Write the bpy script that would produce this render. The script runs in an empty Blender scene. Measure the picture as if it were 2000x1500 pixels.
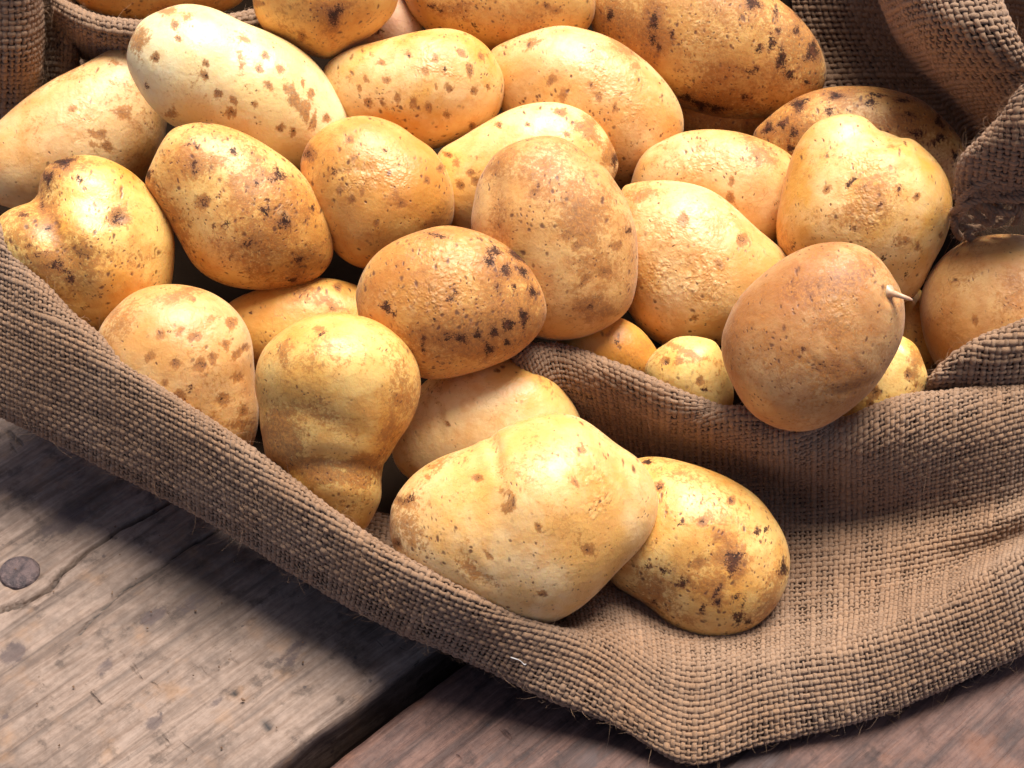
import bpy, math, random
import numpy as np
from mathutils import Vector
R = math.radians
rng = np.random.default_rng(7)
random.seed(7)
SC = bpy.context.scene
COL = SC.collection

# ------------------------------------------------------------------ camera
PITCH = R(48.0)
DIST = 0.84
TGT = np.array([0.0, 0.0, 0.05])
FWD = np.array([0.0, math.cos(PITCH), -math.sin(PITCH)])
RGT = np.array([1.0, 0.0, 0.0])
UPV = np.array([0.0, math.sin(PITCH), math.cos(PITCH)])
CAM = TGT - FWD * DIST
LENS = 70.0
FPX = 2000.0 * LENS / 36.0
cam = bpy.data.cameras.new("camera")
cam.lens = LENS
cam.sensor_width = 36.0
cam.clip_start = 0.01
cam.clip_end = 100.0
cam.dof.use_dof = True
cam.dof.focus_distance = 0.80
cam.dof.aperture_fstop = 36.0
camo = bpy.data.objects.new("camera", cam)
camo.location = CAM.tolist()
camo.rotation_euler = (math.pi / 2 - PITCH, 0, 0)
COL.objects.link(camo)
SC.camera = camo

# ------------------------------------------------------------------ light
SUN_EL, SUN_AZ = R(69.0), R(26.0)
w = bpy.data.worlds.new("World")
SC.world = w
w.use_nodes = True
nt = w.node_tree
sky = nt.nodes.new("ShaderNodeTexSky")
sky.sky_type = 'NISHITA'
sky.sun_disc = False
sky.sun_elevation = SUN_EL
sky.sun_rotation = SUN_AZ
sky.air_density = 0.25
sky.dust_density = 1.5
sky.ozone_density = 0.0
nt.nodes['Background'].inputs[1].default_value = 0.05
nt.links.new(sky.outputs[0], nt.nodes['Background'].inputs[0])
sun = bpy.data.lights.new("sun", 'SUN')
sun.energy = 1.5
sun.angle = R(32.0)
sun.color = (1.0, 0.96, 0.91)
suno = bpy.data.objects.new("sun", sun)
sd = Vector((math.sin(SUN_AZ) * math.cos(SUN_EL), math.cos(SUN_AZ) * math.cos(SUN_EL), math.sin(SUN_EL)))
suno.rotation_euler = sd.to_track_quat('Z', 'Y').to_euler()
suno.location = (sd * 3)[:]
COL.objects.link(suno)
SC.view_settings.view_transform = 'Standard'
SC.view_settings.look = 'None'
SC.view_settings.exposure = 2.35
SC.view_settings.gamma = 1.0

# ------------------------------------------------------------------ helpers
def ray(px, py):
    px = np.asarray(px, float); py = np.asarray(py, float)
    return FWD + np.multiply.outer((px - 1000.0) / FPX, RGT) - np.multiply.outer((py - 750.0) / FPX, UPV)

def at_z(px, py, z):
    """world point on the height z seen at photo pixel px,py"""
    d = ray(px, py)
    t = (np.asarray(z, float) - CAM[2]) / d[..., 2]
    return CAM + d * np.asarray(t)[..., None]

def to_px(P):
    v = P - CAM
    w_ = v @ FWD
    return 1000 + FPX * (v @ RGT) / w_, 750 - FPX * (v @ UPV) / w_

def np_mesh(name, V, F, smooth=True, uv=None, attrs=None):
    """V (n,3), F (m,4) or (m,3)"""
    me = bpy.data.meshes.new(name)
    F = np.asarray(F, np.int32)
    k = F.shape[1]
    me.vertices.add(len(V)); me.vertices.foreach_set("co", np.asarray(V, np.float32).ravel())
    me.loops.add(F.size); me.loops.foreach_set("vertex_index", F.ravel())
    me.polygons.add(len(F))
    me.polygons.foreach_set("loop_start", np.arange(len(F), dtype=np.int32) * k)
    me.polygons.foreach_set("loop_total", np.full(len(F), k, np.int32))
    me.polygons.foreach_set("use_smooth", np.full(len(F), smooth, bool))
    if uv is not None:
        l = me.uv_layers.new(name="UVMap")
        l.data.foreach_set("uv", np.asarray(uv, np.float32)[F.ravel()].ravel())
    for n, a in (attrs or {}).items():
        if a.ndim == 1:
            at = me.attributes.new(n, 'FLOAT', 'POINT'); at.data.foreach_set("value", a.astype(np.float32))
        else:
            at = me.attributes.new(n, 'FLOAT_COLOR', 'POINT'); at.data.foreach_set("color", a.astype(np.float32).ravel())
    me.update(calc_edges=True)
    me.validate()
    return me

def link(name, data, mat=None, parent=None, loc=None):
    o = bpy.data.objects.new(name, data)
    if mat is not None and data is not None:
        data.materials.clear(); data.materials.append(mat)
    if parent is not None:
        o.parent = parent
    if loc is not None:
        o.location = [float(x) for x in loc]
    COL.objects.link(o)
    return o

def tag(o, label=None, cat=None, group=None, kind=None):
    for k, v in (('label', label), ('category', cat), ('group', group), ('kind', kind)):
        if v: o[k] = v
    return o

def wob(P, seed, freq, octs=3):
    """cheap smooth pseudo noise, about -1..1, at points P (n,3)"""
    r = np.random.default_rng(seed)
    out = np.zeros(P.shape[:-1]); amp = 1.0; tot = 0
    for o in range(octs):
        for k in range(5):
            d = r.normal(size=P.shape[-1]); d /= np.linalg.norm(d)
            out += amp * np.sin(P @ d * freq * (0.7 + 0.6 * r.random()) + r.random() * 6.28) / 2.2
        tot += amp; amp *= 0.5; freq *= 1.9
    return out / tot

def nat_spline(t, Y, tq):
    """natural cubic spline through rows Y at knots t"""
    t = np.asarray(t, float); Y = np.asarray(Y, float); n = len(t)
    sh = Y.shape[1:]; Y2 = Y.reshape(n, -1)
    h = np.diff(t)
    A = np.zeros((n, n)); B = np.zeros_like(Y2)
    A[0, 0] = A[-1, -1] = 1
    for i in range(1, n - 1):
        A[i, i - 1] = h[i - 1]; A[i, i] = 2 * (h[i - 1] + h[i]); A[i, i + 1] = h[i]
        B[i] = 6 * ((Y2[i + 1] - Y2[i]) / h[i] - (Y2[i] - Y2[i - 1]) / h[i - 1])
    M = np.linalg.solve(A, B)
    tq = np.asarray(tq, float)
    i = np.clip(np.searchsorted(t, tq, side='right') - 1, 0, n - 2)
    hh = h[i][:, None]; a = (t[i + 1] - tq)[:, None]; b = (tq - t[i])[:, None]
    out = (M[i] * a ** 3 + M[i + 1] * b ** 3) / (6 * hh) + (Y2[i] / hh - M[i] * hh / 6) * a + (Y2[i + 1] / hh - M[i + 1] * hh / 6) * b
    return out.reshape((len(tq),) + sh)

def chord(P):
    return np.concatenate([[0], np.cumsum(np.linalg.norm(np.diff(P, axis=0), axis=1))])

# ------------------------------------------------------------------ materials
class MT:
    def __init__(s, name):
        s.m = bpy.data.materials.new(name); s.m.use_nodes = True
        s.t = s.m.node_tree; s.b = s.t.nodes['Principled BSDF']
    def n(s, typ, **kw):
        nd = s.t.nodes.new(typ)
        for k, v in kw.items():
            if k.startswith('i_'):
                key = k[2:]
                key = int(key) if key.isdigit() else key
                sock = nd.inputs[key]
                if hasattr(v, 'is_output') or isinstance(v, bpy.types.NodeSocket): s.t.links.new(v, sock)
                else: sock.default_value = v
            else: setattr(nd, k, v)
        return nd
    def l(s, a, b): s.t.links.new(a, b)
    def put(s, sock, v):
        if isinstance(v, bpy.types.NodeSocket): s.l(v, sock)
        else: sock.default_value = v
    def math(s, op, a, b=0.0, c=None, clamp=False):
        nd = s.t.nodes.new('ShaderNodeMath'); nd.operation = op; nd.use_clamp = clamp
        s.put(nd.inputs[0], a); s.put(nd.inputs[1], b)
        if c is not None: s.put(nd.inputs[2], c)
        return nd.outputs[0]
    def mix(s, f, a, b, mode='MIX'):
        nd = s.t.nodes.new('ShaderNodeMix'); nd.data_type = 'RGBA'; nd.blend_type = mode
        s.put(nd.inputs[0], f)
        for sock, v in ((nd.inputs[6], a), (nd.inputs[7], b)):
            if isinstance(v, bpy.types.NodeSocket): s.l(v, sock)
            else: sock.default_value = (*v, 1) if len(v) == 3 else v
        return nd.outputs[2]
    def sm(s, v, lo, hi):
        nd = s.t.nodes.new('ShaderNodeMapRange'); nd.interpolation_type = 'SMOOTHSTEP'
        s.put(nd.inputs[0], v); nd.inputs[1].default_value = lo; nd.inputs[2].default_value = hi
        nd.inputs[3].default_value = 0; nd.inputs[4].default_value = 1
        return nd.outputs[0]
    def noise(s, co, scale, detail=4, rough=0.55, dist=0.0):
        nd = s.n('ShaderNodeTexNoise'); s.l(co, nd.inputs['Vector'])
        nd.inputs['Scale'].default_value = scale; nd.inputs['Detail'].default_value = detail
        nd.inputs['Roughness'].default_value = rough; nd.inputs['Distortion'].default_value = dist
        return nd
    def vor(s, co, scale, feature='F1', rand=1.0):
        nd = s.n('ShaderNodeTexVoronoi', feature=feature); s.l(co, nd.inputs['Vector'])
        nd.inputs['Scale'].default_value = scale; nd.inputs['Randomness'].default_value = rand
        return nd
    def bump(s, h, dist, strength=1.0, normal=None):
        nd = s.n('ShaderNodeBump'); s.l(h, nd.inputs['Height'])
        nd.inputs['Distance'].default_value = dist; nd.inputs['Strength'].default_value = strength
        if normal is not None: s.l(normal, nd.inputs['Normal'])
        return nd.outputs[0]

def potato_material(name, seed, light, deep, rust=0.3, dots=0.4, specks=0.3, scaly=0.5, dirt=0.1, rough=0.42, fuzz=0.2):
    M = MT(name)
    tc = M.n('ShaderNodeTexCoord')
    mp = M.n('ShaderNodeMapping'); M.l(tc.outputs['Object'], mp.inputs[0])
    r = random.Random(seed)
    mp.inputs['Location'].default_value = [r.uniform(-5, 5) for _ in range(3)]
    co = mp.outputs[0]
    warp = M.noise(co, 70, 2)
    wv = M.n('ShaderNodeVectorMath', operation='SCALE'); M.l(warp.outputs['Color'], wv.inputs[0]); wv.inputs['Scale'].default_value = 0.006
    wa = M.n('ShaderNodeVectorMath', operation='ADD'); M.l(co, wa.inputs[0]); M.l(wv.outputs[0], wa.inputs[1])
    cw = wa.outputs[0]
    at = M.n('ShaderNodeAttribute', attribute_name='marks')
    sp = M.n('ShaderNodeSeparateColor'); M.l(at.outputs['Color'], sp.inputs[0])
    mB, mR, mS = sp.outputs[0], sp.outputs[1], sp.outputs[2]
    big = M.noise(co, 26, 5, 0.6)
    fine = M.noise(co, 330, 8, 0.65)
    mid = M.noise(cw, 110, 6, 0.62)
    base = M.mix(M.sm(big.outputs[0], 0.34, 0.64), light, deep)
    base = M.mix(M.math('MULTIPLY', M.sm(mid.outputs[0], 0.47, 0.66), 0.45), base, tuple(0.80 * c if i else 0.93 * c for i, c in enumerate(deep)))
    fine2 = M.noise(cw, 760, 6, 0.7)
    # scurfy rust mottling
    rn = M.math('ADD', M.math('MULTIPLY', fine2.outputs[0], 0.62), M.math('MULTIPLY', fine.outputs[0], 0.38))
    rt = M.math('ADD', rn, M.math('MULTIPLY', M.math('SUBTRACT', M.noise(co, 38, 3).outputs[0], 0.5), 0.42))
    rt = M.math('ADD', rt, M.math('MULTIPLY', mR, 0.27))
    rt = M.math('ADD', rt, M.math('MULTIPLY', mB, 0.10))
    rf = M.sm(rt, 0.57 - 0.11 * rust, 0.72 - 0.11 * rust)
    rustc = M.mix(M.sm(fine2.outputs[0], 0.35, 0.65), (0.17, 0.045, 0.006), (0.46, 0.17, 0.024))
    base = M.mix(M.math('MULTIPLY', rf, 0.82), base, rustc)
    # blistered skin: small rounded cells, seen mostly as relief
    def smooth_cells(scale):
        nd = M.n('ShaderNodeTexVoronoi', feature='SMOOTH_F1'); M.l(cw2, nd.inputs['Vector'])
        nd.inputs['Scale'].default_value = scale; nd.inputs['Smoothness'].default_value = 0.35
        return nd.outputs['Distance']
    w2 = M.noise(co, 300, 3); wv2 = M.n('ShaderNodeVectorMath', operation='SCALE'); M.l(w2.outputs['Color'], wv2.inputs[0]); wv2.inputs['Scale'].default_value = 0.0018
    wa2 = M.n('ShaderNodeVectorMath', operation='ADD'); M.l(cw, wa2.inputs[0]); M.l(wv2.outputs[0], wa2.inputs[1]); cw2 = wa2.outputs[0]
    v = smooth_cells(340); v2 = smooth_cells(720)
    cell = M.math('SUBTRACT', 1.0, M.sm(v, 0.15, 0.62))
    cell2 = M.math('SUBTRACT', 1.0, M.sm(v2, 0.15, 0.62))
    sm_ = M.sm(M.math('ADD', M.math('ADD', M.math('MULTIPLY', mS, 0.38), M.noise(co, 42, 3).outputs[0]), M.math('MULTIPLY', M.noise(co, 170, 3).outputs[0], 0.3)), 0.90 - 0.24 * scaly, 1.30 - 0.24 * scaly)
    edge = M.math('MULTIPLY', M.math('POWER', M.math('SUBTRACT', 1.0, cell), 2.0), sm_)
    base = M.mix(M.math('MULTIPLY', edge, 0.50), base, (0.52, 0.23, 0.05))
    base = M.mix(M.math('MULTIPLY', M.math('MULTIPLY', sm_, cell), 0.22), base, (0.90, 0.66, 0.32))
    # thin veins where the skin has cracked
    vn = M.vor(cw2, 210, 'DISTANCE_TO_EDGE')
    vein = M.math('MULTIPLY', M.math('SUBTRACT', 1.0, M.sm(vn.outputs['Distance'], 0.0, 0.05)), M.sm(M.noise(co, 85, 3).outputs[0], 0.50, 0.66))
    base = M.mix(M.math('MULTIPLY', vein, 0.10 + 0.8 * rust), base, (0.36, 0.14, 0.04))
    # short scratches in the skin
    scs = []
    for q in range(2):
        sm1 = M.n('ShaderNodeMapping'); M.l(cw2, sm1.inputs[0]); sm1.inputs['Scale'].default_value = (1, 0.38, 1); sm1.inputs['Rotation'].default_value = (r.uniform(0, 3), r.uniform(0, 3), r.uniform(0, 3))
        sv = M.vor(sm1.outputs[0], (280, 520)[q], 'F1')
        s1 = M.math('SUBTRACT', 1.0, M.sm(sv.outputs['Distance'], 0.09, 0.30))
        sg = M.sm(M.noise(co, 60 + 30 * q, 3).outputs[0], 0.57 - 0.22 * specks, 0.68 - 0.22 * specks)
        scs.append(M.math('MULTIPLY', s1, sg))
    scr = M.math('MAXIMUM', scs[0], scs[1])
    base = M.mix(M.math('MULTIPLY', scr, 0.85), base, (0.11, 0.035, 0.012))
    # lenticels: round brown dots
    dv = M.vor(cw, 150, 'F1')
    dc = M.n('ShaderNodeSeparateColor'); M.l(dv.outputs['Color'], dc.inputs[0])
    drad = M.math('MULTIPLY_ADD', dc.outputs[1], 0.07, 0.045)
    dn = M.math('ADD', dv.outputs['Distance'], M.math('MULTIPLY', M.math('SUBTRACT', fine.outputs[0], 0.5), 0.10))
    dot = M.math('SUBTRACT', 1.0, M.sm(M.math('DIVIDE', dn, drad), 0.6, 1.3))
    dot = M.math('MULTIPLY', dot, M.math('GREATER_THAN', dc.outputs[0], 1.0 - 0.5 * dots))
    base = M.mix(M.math('MULTIPLY', dot, 0.85), base, (0.13, 0.04, 0.012))
    # black scabs
    fine3 = M.noise(co, 1500, 5, 0.75)
    bl = M.math('ADD', M.math('ADD', M.math('MULTIPLY', fine3.outputs[0], 0.48), M.math('MULTIPLY', fine2.outputs[0], 0.42)), M.math('MULTIPLY', mB, 0.24))
    bl = M.math('ADD', bl, M.math('MULTIPLY', M.math('SUBTRACT', M.noise(co, 40, 3).outputs[0], 0.5), 0.16))
    bfr = M.sm(bl, 0.555 - 0.07 * dirt, 0.65 - 0.07 * dirt)
    base = M.mix(M.math('MULTIPLY', bfr, 0.55), base, (0.20, 0.075, 0.03))
    bf = M.sm(bl, 0.597 - 0.07 * dirt, 0.65 - 0.07 * dirt)
    base = M.mix(M.math('MULTIPLY', bf, 0.90), base, M.mix(M.sm(fine.outputs[0], 0.4, 0.65), (0.012, 0.007, 0.008), (0.10, 0.035, 0.018)))
    M.l(base, M.b.inputs['Base Color'])
    # relief
    h = M.math('MULTIPLY', M.math('MULTIPLY', cell, sm_), 0.40)
    h = M.math('ADD', h, M.math('MULTIPLY', M.math('MULTIPLY', cell2, sm_), 0.3))
    h = M.math('ADD', h, M.math('MULTIPLY', M.noise(co, 900, 3).outputs[0], 0.28))
    h = M.math('ADD', h, M.math('MULTIPLY', fine.outputs[0], 0.35))
    h = M.math('SUBTRACT', h, M.math('MULTIPLY', dot, 0.4))
    h = M.math('ADD', h, M.math('MULTIPLY', M.noise(co, 60, 3).outputs[0], 2.2))
    h = M.math('SUBTRACT', h, M.math('MULTIPLY', scr, 0.25))
    M.l(M.bump(h, 0.00055, 0.9), M.b.inputs['Normal'])
    rg = M.math('ADD', M.math('MULTIPLY', mid.outputs[0], 0.35), rough - 0.115)
    rg = M.math('ADD', rg, M.math('MULTIPLY', rf, 0.15))
    M.l(rg, M.b.inputs['Roughness'])
    M.b.inputs['Subsurface Weight'].default_value = 0.32
    M.b.inputs['Subsurface Radius'].default_value = (1.0, 0.45, 0.15)
    M.b.inputs['Subsurface Scale'].default_value = 0.004
    M.l(M.math('MULTIPLY', M.math('SUBTRACT', 1.0, bfr), fuzz * 0.5), M.b.inputs['Sheen Weight'])
    M.l(M.math('MULTIPLY_ADD', bf, -0.35, 0.5), M.b.inputs['Specular IOR Level'])
    M.b.inputs['Sheen Roughness'].default_value = 0.45
    M.b.inputs['Sheen Tint'].default_value = (1.0, 0.86, 0.72, 1)
    return M.m

def burlap_material(name, sheen=.2, *, a=(0.345, 0.195, 0.102), b=(0.215, 0.113, 0.054), c3=(0.345, 0.22, 0.135)):
    M = MT(name)
    uvn = M.n('ShaderNodeUVMap')
    tc = M.n('ShaderNodeTexCoord')
    at = M.n('ShaderNodeAttribute', attribute_name='tint')
    mp = M.n('ShaderNodeMapping'); M.l(uvn.outputs[0], mp.inputs[0])
    mp.inputs['Rotation'].default_value = (0, 0, R(32)); mp.inputs['Scale'].default_value = (2.2, 7.0, 1)
    fib = M.noise(mp.outputs[0], 3.0, 4, 0.6, 0.6)
    fine = M.noise(tc.outputs['Object'], 1400, 4, 0.7)
    blot = M.noise(tc.outputs['Object'], 28, 4, 0.6)
    c = M.mix(M.sm(fib.outputs[0], 0.3, 0.7), b, a)
    c = M.mix(M.sm(blot.outputs[0], 0.35, 0.7), c, M.mix(0.5, c, c3))
    tt = M.math('MULTIPLY_ADD', at.outputs['Fac'], 0.32, 0.88)
    hs = M.n('ShaderNodeHueSaturation'); M.l(c, hs.inputs['Color']); M.l(tt, hs.inputs['Value'])
    M.l(hs.outputs[0], M.b.inputs['Base Color'])
    M.l(M.bump(M.math('ADD', fib.outputs[0], M.math('MULTIPLY', fine.outputs[0], 0.5)), 0.0004, 0.9), M.b.inputs['Normal'])
    M.b.inputs['Roughness'].default_value = 0.72
    M.b.inputs['Specular IOR Level'].default_value = 1.5 * sheen
    M.b.inputs['Sheen Weight'].default_value = sheen
    M.b.inputs['Sheen Roughness'].default_value = 0.5
    M.b.inputs['Sheen Tint'].default_value = (1.0, 0.88, 0.80, 1)
    return M.m

def wood_material(name, a, b, dark, seed, rough=0.62):
    """object coords: x along the grain, y across"""
    M = MT(name)
    tc = M.n('ShaderNodeTexCoord')
    mp = M.n('ShaderNodeMapping'); M.l(tc.outputs['Object'], mp.inputs[0])
    mp.inputs['Location'].default_value = (seed * 3.1, seed * 1.7, 0)
    co = mp.outputs[0]
    st = M.n('ShaderNodeMapping'); M.l(co, st.inputs[0]); st.inputs['Scale'].default_value = (0.09, 1, 1)
    st2 = M.n('ShaderNodeMapping'); M.l(co, st2.inputs[0]); st2.inputs['Scale'].default_value = (0.03, 1, 1)
    g1 = M.noise(st.outputs[0], 420, 6, 0.65, 0.4)
    g2 = M.noise(st2.outputs[0], 150, 4, 0.6, 0.8)
    cross = M.n('ShaderNodeMapping'); M.l(co, cross.inputs[0]); cross.inputs['Scale'].default_value = (1, 0.25, 1)
    g3 = M.noise(cross.outputs[0], 160, 4, 0.6)
    bl = M.noise(co, 22, 6, 0.65)
    bl2 = M.noise(co, 75, 7, 0.7)
    at = M.n('ShaderNodeAttribute', attribute_name='marks')
    sp = M.n('ShaderNodeSeparateColor'); M.l(at.outputs['Color'], sp.inputs[0])
    c = M.mix(M.sm(M.math('ADD', M.math('MULTIPLY', g1.outputs[0], 0.6), M.math('MULTIPLY', M.noise(co, 260, 6, 0.7).outputs[0], 0.4)), 0.36, 0.64), b, a)
    c = M.mix(M.math('MULTIPLY', M.sm(g2.outputs[0], 0.5, 0.68), 0.6), c, dark)
    c = M.mix(M.math('MULTIPLY', M.sm(bl.outputs[0], 0.44, 0.66), 0.65), c, dark)
    c = M.mix(M.math('MULTIPLY', M.sm(bl2.outputs[0], 0.52, 0.66), 0.6), c, tuple(0.55 * x for x in dark))
    c = M.mix(M.math('MULTIPLY', M.sm(M.noise(co, 48, 4).outputs[0], 0.55, 0.72), 0.40), c, (a[0] * 1.25, a[1] * 0.95, a[2] * 0.6))
    sc = M.math('MULTIPLY', M.sm(g3.outputs[0], 0.62, 0.70), M.sm(M.noise(co, 30, 2).outputs[0], 0.5, 0.62))
    c = M.mix(M.math('MULTIPLY', sc, 0.6), c, tuple(0.5 * x for x in dark))
    v = M.vor(co, 110, 'F1')
    spd = M.math('MULTIPLY', M.math('SUBTRACT', 1.0, M.sm(v.outputs['Distance'], 0.06, 0.13)), M.sm(bl2.outputs[0], 0.5, 0.56))
    c = M.mix(M.math('MULTIPLY', spd, 0.7), c, (0.03, 0.02, 0.02))
    mk = M.sm(M.math('ADD', sp.outputs[0], M.math('MULTIPLY', M.math('SUBTRACT', bl2.outputs[0], 0.5), 1.9)), 0.45, 0.75)
    c = M.mix(M.math('MULTIPLY', mk, 0.75), c, (0.07, 0.045, 0.04))
    c = M.mix(M.math('MULTIPLY', sp.outputs[1], 0.95), c, (0.008, 0.006, 0.005))
    M.l(c, M.b.inputs['Base Color'])
    h = M.math('ADD', M.math('MULTIPLY', g1.outputs[0], 1.0), M.math('MULTIPLY', g2.outputs[0], 0.8))
    h = M.math('ADD', h, M.math('MULTIPLY', bl2.outputs[0], 0.8))
    h = M.math('SUBTRACT', h, M.math('MULTIPLY', sc, 0.8))
    M.l(M.bump(h, 0.0009, 0.9), M.b.inputs['Normal'])
    M.l(M.math('MULTIPLY_ADD', bl2.outputs[0], 0.3, rough - 0.115), M.b.inputs['Roughness'])
    M.b.inputs['Specular IOR Level'].default_value = 0.4
    return M.m

# ------------------------------------------------------------------ the table top of old planks
p0 = at_z(560, 1500, 0.0); p1 = at_z(850, 1280, 0.0)
AX = (p1 - p0)[:2]; AX /= np.linalg.norm(AX)          # along the boards
BX = np.array([AX[1], -AX[0]])                         # across, to the lower right
ROT = math.atan2(AX[1], AX[0])
THICK = 0.032
table = link('plank_tabletop', None, loc=(0, 0, 0))
tag(table, 'weathered grey wooden planks under the sack with a dark gap between them', None, None, 'structure')
table.empty_display_size = 0.1
M_w1 = wood_material('weathered_wood', (0.27, 0.188, 0.138), (0.16, 0.102, 0.070), (0.05, 0.029, 0.019), 1.0)
M_w2 = wood_material('brown_wood', (0.155, 0.078, 0.054), (0.075, 0.034, 0.024), (0.02, 0.009, 0.007), 2.0)
M_iron = MT('rusty_iron')
_tc = M_iron.n('ShaderNodeTexCoord'); _n = M_iron.noise(_tc.outputs['Object'], 260, 6, 0.7); _n2 = M_iron.noise(_tc.outputs['Object'], 900, 3, 0.7)
M_iron.l(M_iron.mix(M_iron.sm(_n.outputs[0], 0.35, 0.65), (0.055, 0.04, 0.04), (0.15, 0.10, 0.09)), M_iron.b.inputs['Base Color'])
M_iron.l(M_iron.bump(M_iron.math('ADD', _n.outputs[0], _n2.outputs[0]), 0.0012, 0.9), M_iron.b.inputs['Normal'])
M_iron.b.inputs['Roughness'].default_value = 0.55; M_iron.b.inputs['Metallic'].default_value = 0.3

def loc_ab(px, py):
    P = at_z(px, py, 0.0)
    d = P[:2] - p0[:2]
    return d @ AX, d @ BX

def seg_dist(A, B, pts):
    best = np.full(A.shape, 9.0)
    for (a0, b0), (a1, b1) in zip(pts[:-1], pts[1:]):
        da, db = a1 - a0, b1 - b0
        t = np.clip(((A - a0) * da + (B - b0) * db) / (da * da + db * db + 1e-12), 0, 1)
        best = np.minimum(best, np.hypot(A - a0 - t * da, B - b0 - t * db))
    return best

CR1 = [loc_ab(x, y) for x, y in [(-60, 1215), (0, 1192), (55, 1172), (100, 1148), (122, 1122), (165, 1080), (235, 1035), (330, 985), (480, 890), (600, 800)]]
CR2 = [loc_ab(x, y) for x, y in [(150, 1235), (200, 1185), (262, 1138), (340, 1085), (430, 1028), (560, 930)]]
CR3 = [loc_ab(x, y) for x, y in [(450, 1340), (480, 1380), (545, 1435)]]
STN = [(25, 1277, 42, 22), (385, 1165, 45, 22), (300, 1412, 28, 12), (420, 1370, 16, 12), (8, 1400, 10, 10), (140, 1010, 60, 20), (575, 1270, 40, 18), (205, 1300, 26, 12), (300, 1205, 30, 15)]

def plank(b0, b1, seed, step, mat, cracks=(), zoff=0.0, a0=-0.7, a1=1.5, label=None, stains=(), stepb=None):
    na = int((a1 - a0) / step); nb = int((b1 - b0) / (stepb or step))
    a = np.linspace(a0, a1, na); b = np.linspace(b0, b1, nb)
    A, B = np.meshgrid(a, b, indexing='ij')
    P3 = np.stack([A * 0.12, B, A * 0 + seed], -1)
    z = 0.00035 * wob(P3, seed, 900, 3) + 0.0006 * wob(P3, seed + 3, 160, 2)
    z += 0.0007 * wob(np.stack([A, B, A * 0], -1), seed + 5, 45, 2)
    ew = np.minimum(B - b0, b1 - B) + 0.0015 * wob(np.stack([A, B * 0, A * 0], -1), seed + 9, 120, 3)
    z -= 0.0035 * np.clip(1 - ew / 0.007, 0, 1.4) ** 2
    mk = np.zeros(A.shape + (4,)); mk[..., 3] = 1
    for pts, wd, dp in cracks:
        d = seg_dist(A + 0.0008 * wob(P3, 77, 500, 2), B + 0.0006 * wob(np.stack([A, B, A * 0], -1), 78, 400, 2), pts)
        k = np.exp(-(d / wd) ** 2)
        z -= dp * k
        mk[..., 1] = np.maximum(mk[..., 1], np.clip(k * 1.7 - 0.4, 0, 1))
    for (px, py, rx, ry) in stains:
        sa, sb = loc_ab(px, py); wa, wb_ = loc_ab(px + rx, py); ra = rx / 4700.
        d = np.hypot((A - sa) / (ra * 1.1), (B - sb) / (ra * 0.75))
        mk[..., 0] = np.maximum(mk[..., 0], np.clip(0.95 - d * 0.6, 0, .8))
    V = np.stack([A, B, z + zoff], -1).reshape(-1, 3)
    idx = np.arange(na * nb).reshape(na, nb)
    F = np.stack([idx[:-1, :-1], idx[1:, :-1], idx[1:, 1:], idx[:-1, 1:]], -1).reshape(-1, 4)
    loop = np.concatenate([idx[:, 0], idx[-1, 1:], idx[::-1, -1][1:], idx[0, ::-1][1:-1]])
    rings = [loop]; VV = [V]; n = len(V)
    MK = [mk.reshape(-1, 4)]
    for q, dz in enumerate((-0.006, -0.014, -0.022, -THICK)):
        low = V[loop].copy()
        low[:, 2] = zoff + dz - 0.003
        jit = 0.0012 * wob(np.stack([low[:, 0], low[:, 1], low[:, 2] * 3], -1), seed + 20 + q, 150, 3)
        low[:, 1] += jit
        VV.append(low); MK.append(np.tile([0, 0, 0, 1.], (len(loop), 1)))
        rings.append(np.arange(n, n + len(loop))); n += len(loop)
    fs = [F]
    for r0, r1 in zip(rings[:-1], rings[1:]):
        fs.append(np.stack([r0, r1, np.roll(r1, -1), np.roll(r0, -1)], -1))
    V = np.concatenate(VV); F = np.concatenate(fs)
    F = F[:, ::-1]
    me = np_mesh('plank', V, F, True, attrs={'marks': np.concatenate(MK)})
    o = link('plank', me, mat, table, (p0[0], p0[1], 0))
    o.rotation_euler = (0, 0, ROT)
    # local axes: x along, y across to lower right -> mirror y
    o.scale = (1, 1, 1)
    if label: o['label'] = label
    return o
# B axis points to the lower right = -Y of the rotated frame, so build with y flipped
_old_plank = plank
def plank(b0, b1, *a, **k):
    o = _old_plank(b0, b1, *a, **k)
    me = o.data
    co = np.empty(len(me.vertices) * 3, np.float32); me.vertices.foreach_get('co', co)
    co = co.reshape(-1, 3); co[:, 1] *= -1
    me.vertices.foreach_set('co', co.ravel()); me.flip_normals(); me.update()
    return o

g_edge = loc_ab(520, 1500)[1]
g_edge2 = loc_ab(622, 1500)[1]
pk1 = plank(g_edge - 0.235, g_edge, 3, 0.0028, M_w1, [(CR1, 0.0007, 0.0055), (CR2, 0.0006, 0.0018), (CR3, 0.0007, 0.001)], stepb=0.0008, a0=-0.25, a1=0.50,
            label='pale grey weathered plank with a long crack and a nail', stains=STN)
pk2 = plank(g_edge2, g_edge2 + 0.26, 11, 0.0021, M_w2, [], zoff=-0.002, a0=-0.2, a1=0.70, label='brown coarse grained plank at the right', stains=[(1150, 1470, 40, 20), (1500, 1480, 30, 15)])
plank(g_edge - 0.235 - 0.215, g_edge - 0.242, 17, 0.006, M_w1)
plank(g_edge - 0.235 - 0.43, g_edge - 0.235 - 0.222, 19, 0.008, M_w2)
plank(g_edge - 0.235 - 0.65, g_edge - 0.235 - 0.437, 20, 0.008, M_w1)
plank(g_edge2 + 0.268, g_edge2 + 0.47, 23, 0.006, M_w2)
plank(g_edge2 + 0.478, g_edge2 + 0.68, 29, 0.008, M_w1)
plank(g_edge2 + 0.688, g_edge2 + 0.90, 31, 0.010, M_w2)
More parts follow.
